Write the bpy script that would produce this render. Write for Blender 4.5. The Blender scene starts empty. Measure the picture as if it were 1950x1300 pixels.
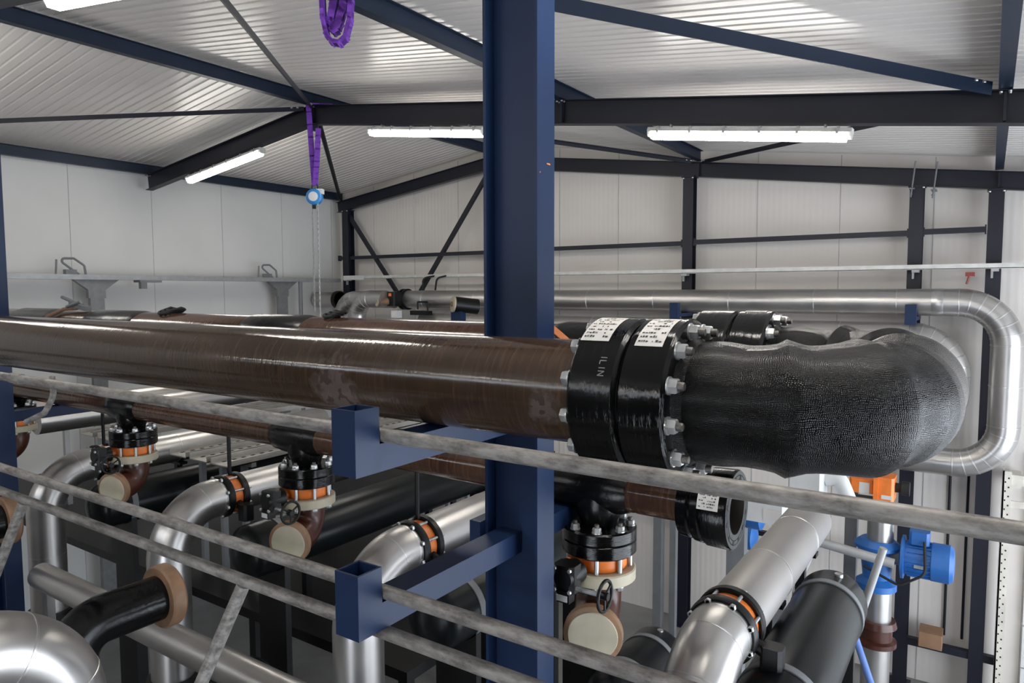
import bpy, math, random
from mathutils import Vector, Matrix
random.seed(4)
PI = math.pi
C = bpy.context.scene.collection
# ------------------------------------------------------------------ camera, sky, daylight, exposure
K = 0.72            # drawing unit -> metres
FLOOR = -6.6        # floor level in drawing units below the lens
EYE = Vector((0, 0, -FLOOR * K))
yaw, pitch, roll, focal = 0.594541, 0.0717693, -0.00285695, 1343.34
fw = Vector((-math.sin(yaw) * math.cos(pitch), math.cos(yaw) * math.cos(pitch), -math.sin(pitch)))
r0 = Vector((math.cos(yaw), math.sin(yaw), 0)); u0 = r0.cross(fw)
rr = math.cos(roll) * r0 + math.sin(roll) * u0
uu = -math.sin(roll) * r0 + math.cos(roll) * u0
cam_data = bpy.data.cameras.new('camera'); cam = bpy.data.objects.new('camera', cam_data); C.objects.link(cam)
cam_data.sensor_width = 36; cam_data.lens = focal * 36 / 1950; cam_data.clip_start = 0.02; cam_data.clip_end = 200
bz = -fw
cam.matrix_world = Matrix(((rr.x, uu.x, bz.x, EYE.x), (rr.y, uu.y, bz.y, EYE.y), (rr.z, uu.z, bz.z, EYE.z), (0, 0, 0, 1)))
scene = bpy.context.scene; scene.camera = cam
scene.view_settings.view_transform = 'Standard'; scene.view_settings.look = 'None'
scene.view_settings.exposure = -0.1; scene.view_settings.gamma = 1; scene.view_settings.use_curve_mapping = False
world = bpy.data.worlds.new('sky'); scene.world = world; world.use_nodes = True
bg = world.node_tree.nodes['Background']; bg.inputs[0].default_value = (0.84, 0.91, 1.0, 1); bg.inputs[1].default_value = 7.0
LAMP_POWER = 42.0

def W(p):            # drawing units -> world metres
    return Vector((p[0] * K, p[1] * K, p[2] * K + EYE.z))

def daylight_portal(name, center, size, rot):    # marks a window opening for sky sampling
    d = bpy.data.lights.new(name, 'AREA'); d.shape = 'RECTANGLE'; d.size = size[0] * K; d.size_y = size[1] * K
    d.cycles.is_portal = True
    o = bpy.data.objects.new(name, d); o.location = W(center); o.rotation_euler = rot; C.objects.link(o)
XR, YF, XL, YB = 6.0, -6.0, -14.7, 13.4          # hall walls
daylight_portal('door_daylight', (XR - .02, 6.5, -3.3), (6.4, 11.6), (0, PI / 2, 0))
daylight_portal('added_door_daylight', (-.5, YF + .02, -4.7), (3.6, 3.8), (PI / 2, 0, 0))
daylight_portal('window_daylight', (-6.5, YF + .02, 1.55), (14, .8), (PI / 2, 0, 0))

# ------------------------------------------------------------------ mesh builder
ORG = {}
class MB:
    def __init__(s): s.v = []; s.f = []; s.uv = []; s.m = []; s.cur = 0
    def face(s, idx, uv=None): s.f.append(tuple(idx)); s.uv.append(uv); s.m.append(s.cur)
    def box(s, x0, x1, y0, y1, z0, z1):
        return s.obox(((x0 + x1) / 2, (y0 + y1) / 2, (z0 + z1) / 2), ((1, 0, 0), (0, 1, 0), (0, 0, 1)), ((x1 - x0) / 2, (y1 - y0) / 2, (z1 - z0) / 2))
    def obox(s, c, ax, h):
        c = Vector(c); a = [Vector(q).normalized() * k for q, k in zip(ax, h)]; b = len(s.v)
        for i in (-1, 1):
            for j in (-1, 1):
                for k in (-1, 1): s.v.append(c + a[0] * i + a[1] * j + a[2] * k)
        for q in ((0, 1, 3, 2), (4, 6, 7, 5), (0, 4, 5, 1), (2, 3, 7, 6), (0, 2, 6, 4), (1, 5, 7, 3)): s.face([b + t for t in q])
        return s
    def bevbox(s, x0, x1, y0, y1, z0, z1, e):          # box with chamfered vertical edges
        pr = [(x0 + e, y0), (x1 - e, y0), (x1, y0 + e), (x1, y1 - e), (x1 - e, y1), (x0 + e, y1), (x0, y1 - e), (x0, y0 + e)]
        return s.extrude([Vector((p[0], p[1], z0)) for p in pr], Vector((0, 0, z1 - z0)))
    def extrude(s, poly, d):
        n = len(poly); b = len(s.v); d = Vector(d)
        s.v += [Vector(p) for p in poly] + [Vector(p) + d for p in poly]
        for i in range(n): s.face((b + i, b + (i + 1) % n, b + n + (i + 1) % n, b + n + i))
        s.face(range(b + n - 1, b - 1, -1)); s.face(range(b + n, b + 2 * n))
        return s
    def prof(s, p0, p1, up, pts):                       # section (side, up) swept straight from p0 to p1
        p0 = Vector(p0); p1 = Vector(p1); t = (p1 - p0).normalized(); up = Vector(up); up = (up - t * up.dot(t)).normalized(); sd = t.cross(up)
        return s.extrude([p0 + sd * a + up * b for a, b in pts], p1 - p0)
    def ibeam(s, p0, p1, up, h, b, tw=None, tf=None):
        tw = tw or b * .055; tf = tf or h * .038
        H, B, w = h / 2, b / 2, tw / 2
        return s.prof(p0, p1, up, [(-B, -H), (B, -H), (B, -H + tf), (w, -H + tf), (w, H - tf), (B, H - tf), (B, H), (-B, H), (-B, H - tf), (-w, H - tf), (-w, -H + tf), (-B, -H + tf)])
    def angle(s, p0, p1, up, a, t=.012):
        return s.prof(p0, p1, up, [(0, 0), (a, 0), (a, -t), (t, -t), (t, -a), (0, -a)])
    def rect(s, p0, p1, up, w, h): return s.prof(p0, p1, up, [(-w / 2, -h / 2), (w / 2, -h / 2), (w / 2, h / 2), (-w / 2, h / 2)])
    def tube(s, path, r, n=24, caps=(True, True), seam=(0, 1, 0)):
        P = [Vector(p) for p in path]; m = len(P); R = r if isinstance(r, (list, tuple)) else [r] * m
        T = []
        for i in range(m):
            a = P[max(i - 1, 0)]; b_ = P[min(i + 1, m - 1)]; T.append((b_ - a).normalized())
        nr = Vector(seam); nr = nr - T[0] * nr.dot(T[0])
        if nr.length < 1e-3: nr = T[0].orthogonal()
        nr.normalize(); b = len(s.v); L = 0
        rm = max(R) or 1e-3; Ls = []
        for i in range(m):
            if i:
                L += (P[i] - P[i - 1]).length; q = T[i - 1].rotation_difference(T[i]); nr = q @ nr; nr = (nr - T[i] * nr.dot(T[i])).normalized()
            bi = T[i].cross(nr); Ls.append(L)
            for k in range(n):
                an = 2 * PI * k / n; s.v.append(P[i] + (nr * math.cos(an) + bi * math.sin(an)) * R[i])
        for i in range(m - 1):
            for k in range(n):
                k2 = (k + 1) % n; u0_, u1_ = Ls[i] * K, Ls[i + 1] * K; v0_, v1_ = 2 * PI * k / n * rm * K, 2 * PI * (k + 1) / n * rm * K
                s.face((b + i * n + k, b + i * n + k2, b + (i + 1) * n + k2, b + (i + 1) * n + k), ((u0_, v0_), (u0_, v1_), (u1_, v1_), (u1_, v0_)))
        if caps[0]: s.face([b + k for k in range(n - 1, -1, -1)])
        if caps[1]: s.face([b + (m - 1) * n + k for k in range(n)])
        return s
    def lathe(s, p, axis, prof, n=32, caps=(True, True), seam=(0, 1, 0)):     # prof: (t along axis, radius)
        p = Vector(p); a = Vector(axis).normalized(); nr = Vector(seam); nr = nr - a * nr.dot(a)
        if nr.length < 1e-3: nr = a.orthogonal()
        nr.normalize(); bi = a.cross(nr); b = len(s.v); L = 0; Ls = []; rm = max(q[1] for q in prof)
        for i, (t, r) in enumerate(prof):
            if i: L += math.hypot(t - prof[i - 1][0], r - prof[i - 1][1])
            Ls.append(L)
            for k in range(n):
                an = 2 * PI * k / n; s.v.append(p + a * t + (nr * math.cos(an) + bi * math.sin(an)) * max(r, 1e-4))
        for i in range(len(prof) - 1):
            for k in range(n):
                k2 = (k + 1) % n; v0_, v1_ = 2 * PI * k / n * rm * K, 2 * PI * (k + 1) / n * rm * K
                s.face((b + i * n + k, b + i * n + k2, b + (i + 1) * n + k2, b + (i + 1) * n + k), ((Ls[i] * K, v0_), (Ls[i] * K, v1_), (Ls[i + 1] * K, v1_), (Ls[i + 1] * K, v0_)))
        m = len(prof)
        if caps[0]: s.face([b + k for k in range(n - 1, -1, -1)])
        if caps[1]: s.face([b + (m - 1) * n + k for k in range(n)])
        return s
    def rod(s, p0, p1, r, n=12): return s.tube([p0, p1], r, n)
    def hexnut(s, p, axis, r, h):
        p = Vector(p); a = Vector(axis).normalized()
        return s.lathe(p, a, [(0, r), (h * .82, r), (h, r * .84)], 6)
    def ball(s, c, r, n=12):
        return s.lathe(c, (0, 0, 1), [(-r * math.cos(PI * i / 8), r * math.sin(PI * i / 8)) for i in range(9)], n, (False, False))
    def build(s, name, mats, parent=None, org=None, sharp=38):
        if parent is not None: org = ORG[parent]
        org = Vector(org if org is not None else (0, 0, 0))
        me = bpy.data.meshes.new(name)
        me.from_pydata([(q - org) * K for q in s.v], [], s.f)
        if any(u is not None for u in s.uv):
            ul = me.uv_layers.new(name='UVMap').data; i = 0
            for f, u in zip(s.f, s.uv):
                for j in range(len(f)):
                    ul[i].uv = u[j] if u is not None else (0, 0)
                    i += 1
        mats = mats if isinstance(mats, (list, tuple)) else [mats]
        for q in mats: me.materials.append(q)
        me.polygons.foreach_set('material_index', s.m)
        me.polygons.foreach_set('use_smooth', [True] * len(s.f))
        me.update(); me.validate()
        me.set_sharp_from_angle(angle=math.radians(sharp))
        o = bpy.data.objects.new(name, me); C.objects.link(o)
        ORG[o] = org
        if parent is not None: o.parent = parent
        else: o.location = W(org)
        return o

def tagit(o, label, cat, group=None, kind='thing'):
    o['label'] = label; o['category'] = cat; o['kind'] = kind
    if group: o['group'] = group
    return o
def thing(name, label, cat, loc, group=None):
    o = bpy.data.objects.new(name, None); C.objects.link(o); o.location = W(loc); ORG[o] = Vector(loc); o.empty_display_size = .1
    return tagit(o, label, cat, group)
def solid(name, mb, m, label, cat, org, group=None, sharp=38):
    return tagit(mb.build(name, m, None, org, sharp), label, cat, group)
def structure(name, mb, m, org=(0, 0, FLOOR)):
    o = mb.build(name, m, None, org); o['kind'] = 'structure'; return o
def kids(o): return [c for c in bpy.data.objects if c.parent == o]
def dup(root, delta, label):
    tree = [(root, None)]
    r = root.copy(); C.objects.link(r); r.location = root.location + Vector(delta) * K; r['label'] = label; ORG[r] = ORG[root] + Vector(delta)
    for ch in kids(root):
        c = ch.copy(); C.objects.link(c); c.parent = r; ORG[c] = ORG[r]
        for g in kids(ch):
            d = g.copy(); C.objects.link(d); d.parent = c; ORG[d] = ORG[r]
    return r

def ground(x, y):      # level a stand rests on: added shade deck or hall floor
    return -3.25 if (4.3 < y < 7.0 and -14 < x < -4.0) or (7.0 <= y < 12.2 and -14 < x < -7.2) else FLOOR

def fillet(pts, R, n=8, step=None):
    P = [Vector(p) for p in pts]; out = [P[0]]
    for i in range(1, len(P) - 1):
        a = (P[i - 1] - P[i]).normalized(); b = (P[i + 1] - P[i]).normalized(); Ri = R[i - 1] if isinstance(R, (list, tuple)) else R
        th = a.angle(b); d = Ri / math.tan(th / 2); ax = (a + b).normalized(); cc = P[i] + ax * (Ri / math.sin(th / 2))
        s0 = P[i] + a * d - cc; s1 = P[i] + b * d - cc; tot = s0.angle(s1); rot = s0.cross(s1).normalized()
        for k in range(n + 1): out.append(cc + Matrix.Rotation(tot * k / n, 3, rot) @ s0)
    out.append(P[-1]); return out
def resample(path, step):
    out = [path[0]]
    for a, b in zip(path, path[1:]):
        m = max(1, int((b - a).length / step + .5))
        for k in range(1, m + 1): out.append(a.lerp(b, k / m))
    return out

# ------------------------------------------------------------------ materials (all procedural)
def newmat(name):
    m = bpy.data.materials.new(name); m.use_nodes = True; nt = m.node_tree
    return m, nt, nt.nodes['Principled BSDF']
def N(nt, t, **kw):
    n = nt.nodes.new(t)
    for k, v in kw.items():
        if k.startswith('i_'): n.inputs[k[2:].replace('_', ' ')].default_value = v
        elif isinstance(k, str): setattr(n, k, v)
    return n
def ramp(nt, fac, stops):
    r = nt.nodes.new('ShaderNodeValToRGB'); e = r.color_ramp.elements
    while len(e) < len(stops): e.new(.5)
    for q, (p, c) in zip(e, stops): q.position = p; q.color = (*c, 1)
    nt.links.new(fac, r.inputs[0]); return r.outputs[0]
def simple(name, col, rough=.5, metal=0., var=.15, scale=6., bump=0., bscale=60., rvar=.0, coat=0., spec=.5):
    m, nt, p = newmat(name); L = nt.links.new
    tc = N(nt, 'ShaderNodeTexCoord'); no = N(nt, 'ShaderNodeTexNoise', i_Scale=scale, i_Detail=5.)
    L(tc.outputs['Object'], no.inputs['Vector'])
    c0 = tuple(max(0, c * (1 - var)) for c in col); c1 = tuple(min(1, c * (1 + var)) for c in col)
    L(ramp(nt, no.outputs['Fac'], [(.3, c0), (.7, c1)]), p.inputs['Base Color'])
    p.inputs['Roughness'].default_value = rough; p.inputs['Metallic'].default_value = metal; p.inputs['Specular IOR Level'].default_value = spec
    p.inputs['Coat Weight'].default_value = coat; p.inputs['Coat Roughness'].default_value = .12
    if rvar:
        mr = N(nt, 'ShaderNodeMapRange'); L(no.outputs['Fac'], mr.inputs[0]); mr.inputs[1].default_value = .3; mr.inputs[2].default_value = .7
        mr.inputs[3].default_value = max(.02, rough - rvar); mr.inputs[4].default_value = rough + rvar; L(mr.outputs[0], p.inputs['Roughness'])
    if bump:
        n2 = N(nt, 'ShaderNodeTexNoise', i_Scale=bscale, i_Detail=3.); L(tc.outputs['Object'], n2.inputs['Vector'])
        b = N(nt, 'ShaderNodeBump', i_Strength=bump, i_Distance=.003); L(n2.outputs['Fac'], b.inputs['Height']); L(b.outputs[0], p.inputs['Normal'])
    return m
def gre_brown(name, dark, light, scars=()):
    m, nt, p = newmat(name); L = nt.links.new
    uv = N(nt, 'ShaderNodeUVMap'); tc = N(nt, 'ShaderNodeTexCoord')
    hs = []
    for a in (.62, -.62):
        mp = N(nt, 'ShaderNodeMapping'); mp.inputs['Rotation'].default_value = (0, 0, a); L(uv.outputs[0], mp.inputs['Vector'])
        mp.inputs['Scale'].default_value = (1, .07, 1)
        n = N(nt, 'ShaderNodeTexNoise', i_Scale=70., i_Detail=3., i_Roughness=.6); L(mp.outputs[0], n.inputs['Vector']); hs.append(n.outputs['Fac'])
    mx = N(nt, 'ShaderNodeMath', operation='MAXIMUM'); L(hs[0], mx.inputs[0]); L(hs[1], mx.inputs[1])
    big = N(nt, 'ShaderNodeTexNoise', i_Scale=2.6, i_Detail=6., i_Roughness=.65); L(tc.outputs['Object'], big.inputs['Vector'])
    base = ramp(nt, big.outputs['Fac'], [(.32, dark), (.7, light)])
    strk = ramp(nt, mx.outputs[0], [(.53, (0, 0, 0)), (.82, (.8, .8, .8))])
    mixc = N(nt, 'ShaderNodeMix', data_type='RGBA'); L(strk, mixc.inputs['Factor']); L(base, mixc.inputs['A'])
    mixc.inputs['B'].default_value = (light[0] * 1.9, light[1] * 1.75, light[2] * 1.5, 1)
    col = mixc.outputs['Result']
    for (cx, cy, cz, r, dust, seed) in scars:      # places where the outer resin has flaked: dusty rim round dark bare chips
        d = N(nt, 'ShaderNodeVectorMath', operation='DISTANCE'); L(tc.outputs['Object'], d.inputs[0]); d.inputs[1].default_value = (cx, cy, cz)
        nn = N(nt, 'ShaderNodeTexNoise', i_Scale=24. + seed, i_Detail=6.); L(tc.outputs['Object'], nn.inputs['Vector'])
        ad = N(nt, 'ShaderNodeMath', operation='MULTIPLY_ADD'); L(nn.outputs['Fac'], ad.inputs[0]); ad.inputs[1].default_value = -r * 1.6; L(d.outputs['Value'], ad.inputs[2])
        mk = N(nt, 'ShaderNodeMapRange'); L(ad.outputs[0], mk.inputs[0]); mk.inputs[1].default_value = r * .1; mk.inputs[2].default_value = -r * .35; mk.inputs[3].default_value = 0; mk.inputs[4].default_value = .6
        m1 = N(nt, 'ShaderNodeMix', data_type='RGBA'); L(mk.outputs[0], m1.inputs['Factor']); L(col, m1.inputs['A']); m1.inputs['B'].default_value = (*dust, 1)
        n3 = N(nt, 'ShaderNodeTexNoise', i_Scale=26. + seed, i_Detail=1.); L(tc.outputs['Object'], n3.inputs['Vector'])
        ck = N(nt, 'ShaderNodeMath', operation='GREATER_THAN'); L(n3.outputs['Fac'], ck.inputs[0]); ck.inputs[1].default_value = .56
        ck2 = N(nt, 'ShaderNodeMath', operation='MULTIPLY'); L(ck.outputs[0], ck2.inputs[0]); L(mk.outputs[0], ck2.inputs[1])
        m2 = N(nt, 'ShaderNodeMix', data_type='RGBA'); L(ck2.outputs[0], m2.inputs['Factor']); L(m1.outputs['Result'], m2.inputs['A']); m2.inputs['B'].default_value = (.03, .016, .006, 1)
        col = m2.outputs['Result']
    L(col, p.inputs['Base Color'])
    p.inputs['Roughness'].default_value = .27
    rr_ = N(nt, 'ShaderNodeMapRange'); L(big.outputs['Fac'], rr_.inputs[0]); rr_.inputs[1].default_value = .3; rr_.inputs[2].default_value = .7; rr_.inputs[3].default_value = .07; rr_.inputs[4].default_value = .18
    L(rr_.outputs[0], p.inputs['Roughness'])
    b = N(nt, 'ShaderNodeBump', i_Strength=.4, i_Distance=.002); L(mx.outputs[0], b.inputs['Height'])
    b2 = N(nt, 'ShaderNodeBump', i_Strength=.25, i_Distance=.006); L(big.outputs['Fac'], b2.inputs['Height']); L(b.outputs[0], b2.inputs['Normal']); L(b2.outputs[0], p.inputs['Normal'])
    return m
def gre_black(name, col, rough, stretch, strength, scale=60., dist=.004):
    m, nt, p = newmat(name); L = nt.links.new; p.inputs['Specular IOR Level'].default_value = .3
    uv = N(nt, 'ShaderNodeUVMap'); tc = N(nt, 'ShaderNodeTexCoord')
    mp = N(nt, 'ShaderNodeMapping'); mp.inputs['Scale'].default_value = stretch; L(uv.outputs[0], mp.inputs['Vector'])
    n = N(nt, 'ShaderNodeTexNoise', i_Scale=scale, i_Detail=4., i_Roughness=.65); L(mp.outputs[0], n.inputs['Vector'])
    n2 = N(nt, 'ShaderNodeTexNoise', i_Scale=4., i_Detail=5.); L(tc.outputs['Object'], n2.inputs['Vector'])
    L(ramp(nt, n2.outputs['Fac'], [(.35, tuple(c * .7 for c in col)), (.75, tuple(c * 1.5 for c in col))]), p.inputs['Base Color'])
    mr = N(nt, 'ShaderNodeMapRange'); L(n2.outputs['Fac'], mr.inputs[0]); mr.inputs[1].default_value = .3; mr.inputs[2].default_value = .7; mr.inputs[3].default_value = rough * .75; mr.inputs[4].default_value = rough * 1.3
    L(mr.outputs[0], p.inputs['Roughness'])
    b = N(nt, 'ShaderNodeBump', i_Strength=strength, i_Distance=dist); L(n.outputs['Fac'], b.inputs['Height'])
    b2 = N(nt, 'ShaderNodeBump', i_Strength=.35, i_Distance=.02); L(n2.outputs['Fac'], b2.inputs['Height']); L(b.outputs[0], b2.inputs['Normal']); L(b2.outputs[0], p.inputs['Normal'])
    return m
def weave_black(name):                 # woven glass cloth under black resin
    m, nt, p = newmat(name); L = nt.links.new; p.inputs['Specular IOR Level'].default_value = .26
    uv = N(nt, 'ShaderNodeUVMap'); tc = N(nt, 'ShaderNodeTexCoord')
    n0 = N(nt, 'ShaderNodeTexNoise', i_Scale=9., i_Detail=3.); L(uv.outputs[0], n0.inputs['Vector'])
    add = N(nt, 'ShaderNodeMix', data_type='VECTOR'); add.inputs[0].default_value = .035; L(uv.outputs[0], add.inputs[4]); L(n0.outputs['Color'], add.inputs[5])
    w1 = N(nt, 'ShaderNodeTexWave', bands_direction='X', i_Scale=120., i_Distortion=6., i_Detail=3.); L(add.outputs[1], w1.inputs['Vector'])
    w2 = N(nt, 'ShaderNodeTexWave', bands_direction='Y', i_Scale=85., i_Distortion=6., i_Detail=3.); L(add.outputs[1], w2.inputs['Vector'])
    mu = N(nt, 'ShaderNodeMath', operation='MULTIPLY'); L(w1.outputs['Fac'], mu.inputs[0]); L(w2.outputs['Fac'], mu.inputs[1])
    n2 = N(nt, 'ShaderNodeTexNoise', i_Scale=5., i_Detail=5.); L(tc.outputs['Object'], n2.inputs['Vector'])
    L(ramp(nt, n2.outputs['Fac'], [(.35, (.0012, .0012, .0012)), (.75, (.0035, .0034, .0033))]), p.inputs['Base Color'])
    mr = N(nt, 'ShaderNodeMapRange'); L(n2.outputs['Fac'], mr.inputs[0]); mr.inputs[1].default_value = .3; mr.inputs[2].default_value = .7; mr.inputs[3].default_value = .12; mr.inputs[4].default_value = .22
    L(mr.outputs[0], p.inputs['Roughness'])
    b = N(nt, 'ShaderNodeBump', i_Strength=.5, i_Distance=.002); L(mu.outputs[0], b.inputs['Height'])
    b2 = N(nt, 'ShaderNodeBump', i_Strength=.18, i_Distance=.02); L(n2.outputs['Fac'], b2.inputs['Height']); L(b.outputs[0], b2.inputs['Normal']); L(b2.outputs[0], p.inputs['Normal'])
    return m
def emit(name, col, power):
    m, nt, p = newmat(name); p.inputs['Base Color'].default_value = (.9, .9, .9, 1); p.inputs['Roughness'].default_value = .3
    p.inputs['Emission Color'].default_value = (*col, 1); p.inputs['Emission Strength'].default_value = power; return m
def panel(name, col, axis, pitch, strength, rough):    # fine micro-ribbed sandwich panel
    m, nt, p = newmat(name); L = nt.links.new
    tc = N(nt, 'ShaderNodeTexCoord'); w = N(nt, 'ShaderNodeTexWave', bands_direction=axis, wave_profile='SIN'); w.inputs['Scale'].default_value = 2 * PI / 20 / pitch
    L(tc.outputs['Object'], w.inputs['Vector']); n = N(nt, 'ShaderNodeTexNoise', i_Scale=1.3, i_Detail=4.); L(tc.outputs['Object'], n.inputs['Vector'])
    L(ramp(nt, n.outputs['Fac'], [(.3, tuple(c * .93 for c in col)), (.7, col)]), p.inputs['Base Color'])
    p.inputs['Roughness'].default_value = rough
    b = N(nt, 'ShaderNodeBump', i_Strength=strength, i_Distance=.004); L(w.outputs['Fac'], b.inputs['Height']); L(b.outputs[0], p.inputs['Normal'])
    return m
def galvanised(name, lo, hi, rough, metal, scale):
    m, nt, p = newmat(name); L = nt.links.new
    tc = N(nt, 'ShaderNodeTexCoord'); mp = N(nt, 'ShaderNodeMapping'); mp.inputs['Scale'].default_value = (.35, 1, 1); L(tc.outputs['Object'], mp.inputs['Vector'])
    n = N(nt, 'ShaderNodeTexNoise', i_Scale=scale, i_Detail=7., i_Roughness=.7); L(mp.outputs[0], n.inputs['Vector'])
    L(ramp(nt, n.outputs['Fac'], [(.33, lo), (.62, hi)]), p.inputs['Base Color']); p.inputs['Roughness'].default_value = rough; p.inputs['Metallic'].default_value = metal
    b = N(nt, 'ShaderNodeBump', i_Strength=.25, i_Distance=.002); L(n.outputs['Fac'], b.inputs['Height']); L(b.outputs[0], p.inputs['Normal'])
    return m
M = {}
M['blue'] = simple('blue_paint', (.0075, .0205, .062), .42, 0, .12, 3., .06, 220., spec=.3)
M['steelblue'] = simple('steel_blue_paint', (.0085, .017, .036), .45, 0, .12, 3., spec=.35)
M['navy'] = simple('dark_blue_paint', (.011, .012, .021), .45, 0, .12, 3., spec=.35)
M['near_pipe'] = gre_brown('brown_resin_pipe', (.026, .014, .008), (.052, .032, .020), ((-.25, -.115, -.055, .13, (.15, .12, .115), 0.), (.52, -.125, -.03, .06, (.14, .115, .11), 5.)))
M['brown'] = gre_brown('brown_resin_pipe_old', (.035, .016, .010), (.08, .042, .026))
M['redbrown'] = simple('red_brown_resin', (.06, .018, .011), .3, 0, .35, 9., .2, 30.)
M['tan'] = simple('tan_resin_flange', (.22, .125, .07), .5, 0, .25, 12.)
M['beige'] = simple('beige_resin_flange', (.42, .38, .28), .55, 0, .1, 12.)
M['weave'] = weave_black('black_woven_resin')
M['flange'] = gre_black('black_machined_resin', (.0022, .0022, .0023), .15, (1, .09, 1), .5, 75.)
M['black'] = gre_black('black_resin', (.004, .004, .0042), .22, (1, 1, 1), .35, 35., .003)
M['blackpaint'] = simple('black_paint', (.006, .006, .0065), .4, 0, .2, 8., .1, 60., spec=.3)
M['vessel'] = simple('dark_grey_vessel', (.005, .007, .0075), .3, 0, .25, 3., spec=.25)
M['rubber'] = simple('black_rubber', (.01, .01, .01), .7)
M['bore'] = simple('dark_bore', (.035, .028, .022), .6)
M['zinc'] = simple('zinc_plated_steel', (.5, .51, .51), .34, .75, .2, 30., rvar=.1)
M['stud'] = simple('dark_stud_thread', (.13, .12, .11), .45, .8, .3, 90., .4, 400.)
M['rail'] = galvanised('galvanised_tube', (.08, .072, .065), (.32, .30, .28), .48, .15, 34.)
M['tray'] = simple('galvanised_tray', (.36, .37, .38), .45, .5, .12, 12.)
M['bracket_grey'] = simple('galvanised_bracket', (.2, .205, .21), .5, .4, .12, 12.)
M['tray_light'] = simple('light_galvanised_tray', (.62, .62, .60), .45, .3, .1, 12.)
M['alu'] = simple('aluminium_cladding', (.50, .485, .47), .34, .9, .05, 4., rvar=.05)
M['aluseam'] = simple('aluminium_seam', (.58, .57, .56), .3, .9)
M['matt_alu'] = simple('matt_grey_cladding', (.42, .40, .385), .42, .72, .08, 3.)
M['wall_left'] = panel('white_wall_panel', (.66, .66, .645), 'Y', .02, .0, .55)
M['wall_back'] = panel('ribbed_wall_panel', (.73, .685, .645), 'X', .075, .3, .5)
M['wall_dark'] = simple('dark_grey_wall_panel', (.09, .09, .095), .6)
M['seam'] = simple('panel_seam', (.42, .42, .41), .7)
M['deck'] = simple('roof_deck', (.72, .68, .645), .3, .0, .03, 1.2)
M['floor'] = simple('concrete_floor', (.22, .215, .21), .45, 0, .25, 1.5)
M['lamp'] = emit('lamp_diffuser', (1, .955, .88), LAMP_POWER)
M['lamp_body'] = simple('lamp_housing', (.55, .55, .53), .4)
M['purple'] = simple('purple_webbing', (.17, .045, .42), .75, 0, .2, 40., .5, 300.)
M['orange'] = simple('orange_valve_paint', (.80, .20, .03), .4, 0, .12, 14.)
M['sky_blue'] = simple('pump_blue_paint', (.02, .125, .40), .38, 0, .12, 6.)
M['hoist_blue'] = simple('hoist_blue', (.03, .22, .55), .35)
M['white'] = simple('white_plastic', (.62, .63, .63), .45, 0, .06)
M['grey'] = simple('grey_steel_paint', (.17, .18, .19), .5, 0, .12)
M['lightgrey'] = simple('light_grey_steel', (.38, .38, .38), .5, .3, .12)
M['cream'] = simple('cream_perforated_track', (.70, .66, .58), .5)
M['paper'] = simple('paper_sticker', (.62, .60, .58), .6, 0, .05)
M['ink'] = simple('printed_ink', (.03, .03, .03), .6)
M['scratch'] = simple('scratched_letters', (.2, .195, .19), .6)
M['red'] = simple('red_plastic', (.22, .025, .02), .4)
M['orange_strap'] = simple('orange_strap', (.5, .17, .06), .7)
M['brown_strap'] = simple('brown_strap', (.22, .13, .08), .7)
M['wood'] = simple('brown_wood_block', (.25, .14, .08), .7)
M['hole'] = simple('dark_hole', (.008, .008, .008), .8)
M['hose'] = simple('blue_hose', (.12, .22, .55), .5)
M['grating'] = simple('galvanised_perforated_sheet', (.42, .405, .38), .4, .55, .12, 10.)

# ------------------------------------------------------------------ the hall
RIDGE = -9.35; SL = .131
def zbot(x): return 2.74 - SL * abs(x - RIDGE)      # underside of the rafters
def zroof(x): return 3.27 - SL * abs(x - RIDGE)
Y1, Y2, Y3 = 2.79, 8.0, 13.1
mb = MB(); mb.box(XL - .3, XR + .3, YF - .3, YB + .3, FLOOR - .3, FLOOR); structure('floor', mb, M['floor'], (0, 0, FLOOR))
# roof deck: trapezoid ribs running down the slope
mb = MB()
for xa, xb in ((XL - .2, RIDGE), (RIDGE, XR + .2)):
    prof = []; y = YF - .1
    while y < YB + .1:
        prof += [(y, 0), (y + .10, 0), (y + .115, .012), (y + .135, .012), (y + .15, 0)]; y += .15
    b = len(mb.v)
    for (py, dz) in prof:
        mb.v.append(Vector((xa, py, zroof(xa) + dz))); mb.v.append(Vector((xb, py, zroof(xb) + dz)))
    for i in range(len(prof) - 1): mb.face((b + 2 * i, b + 2 * i + 1, b + 2 * i + 3, b + 2 * i + 2))
    mb.v += [Vector((xa, YF - .1, zroof(xa) + .2)), Vector((xa, YB + .1, zroof(xa) + .2)), Vector((xb, YB + .1, zroof(xb) + .2)), Vector((xb, YF - .1, zroof(xb) + .2))]
    q = len(mb.v) - 4; mb.face((q, q + 1, q + 2, q + 3))
structure('ceiling', mb, M['deck'], (0, 0, 2))
# left wall with panel joints
mb = MB(); mb.box(XL - .3, XL, YF, YB + .3, FLOOR, zroof(XL) + .15); mb.cur = 1
y = 6.58
ys = [6.58, 8.2, 9.84, 11.5, 13.1, 4.95, 3.3, 1.7]
for y in ys: mb.box(XL, XL + .006, y - .005, y + .005, FLOOR, zroof(XL))
structure('wall_left', mb, [M['wall_left'], M['seam']])
# back (gable) wall
mb = MB()
mb.extrude([Vector((XL - .3, YB, FLOOR)), Vector((XR + .3, YB, FLOOR)), Vector((XR + .3, YB, zroof(XR + .3) + .1)), Vector((RIDGE, YB, zroof(RIDGE) + .1)), Vector((XL - .3, YB, zroof(XL - .3) + .1))], (0, .3, 0))
mb.cur = 1
x = -3.6 - 1.4 * 7
while x < XR:
    mb.box(x - .006, x + .006, YB - .006, YB, FLOOR, zroof(x) - .02); x += 1.4
structure('wall_back', mb, [M['wall_back'], M['seam']])
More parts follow.
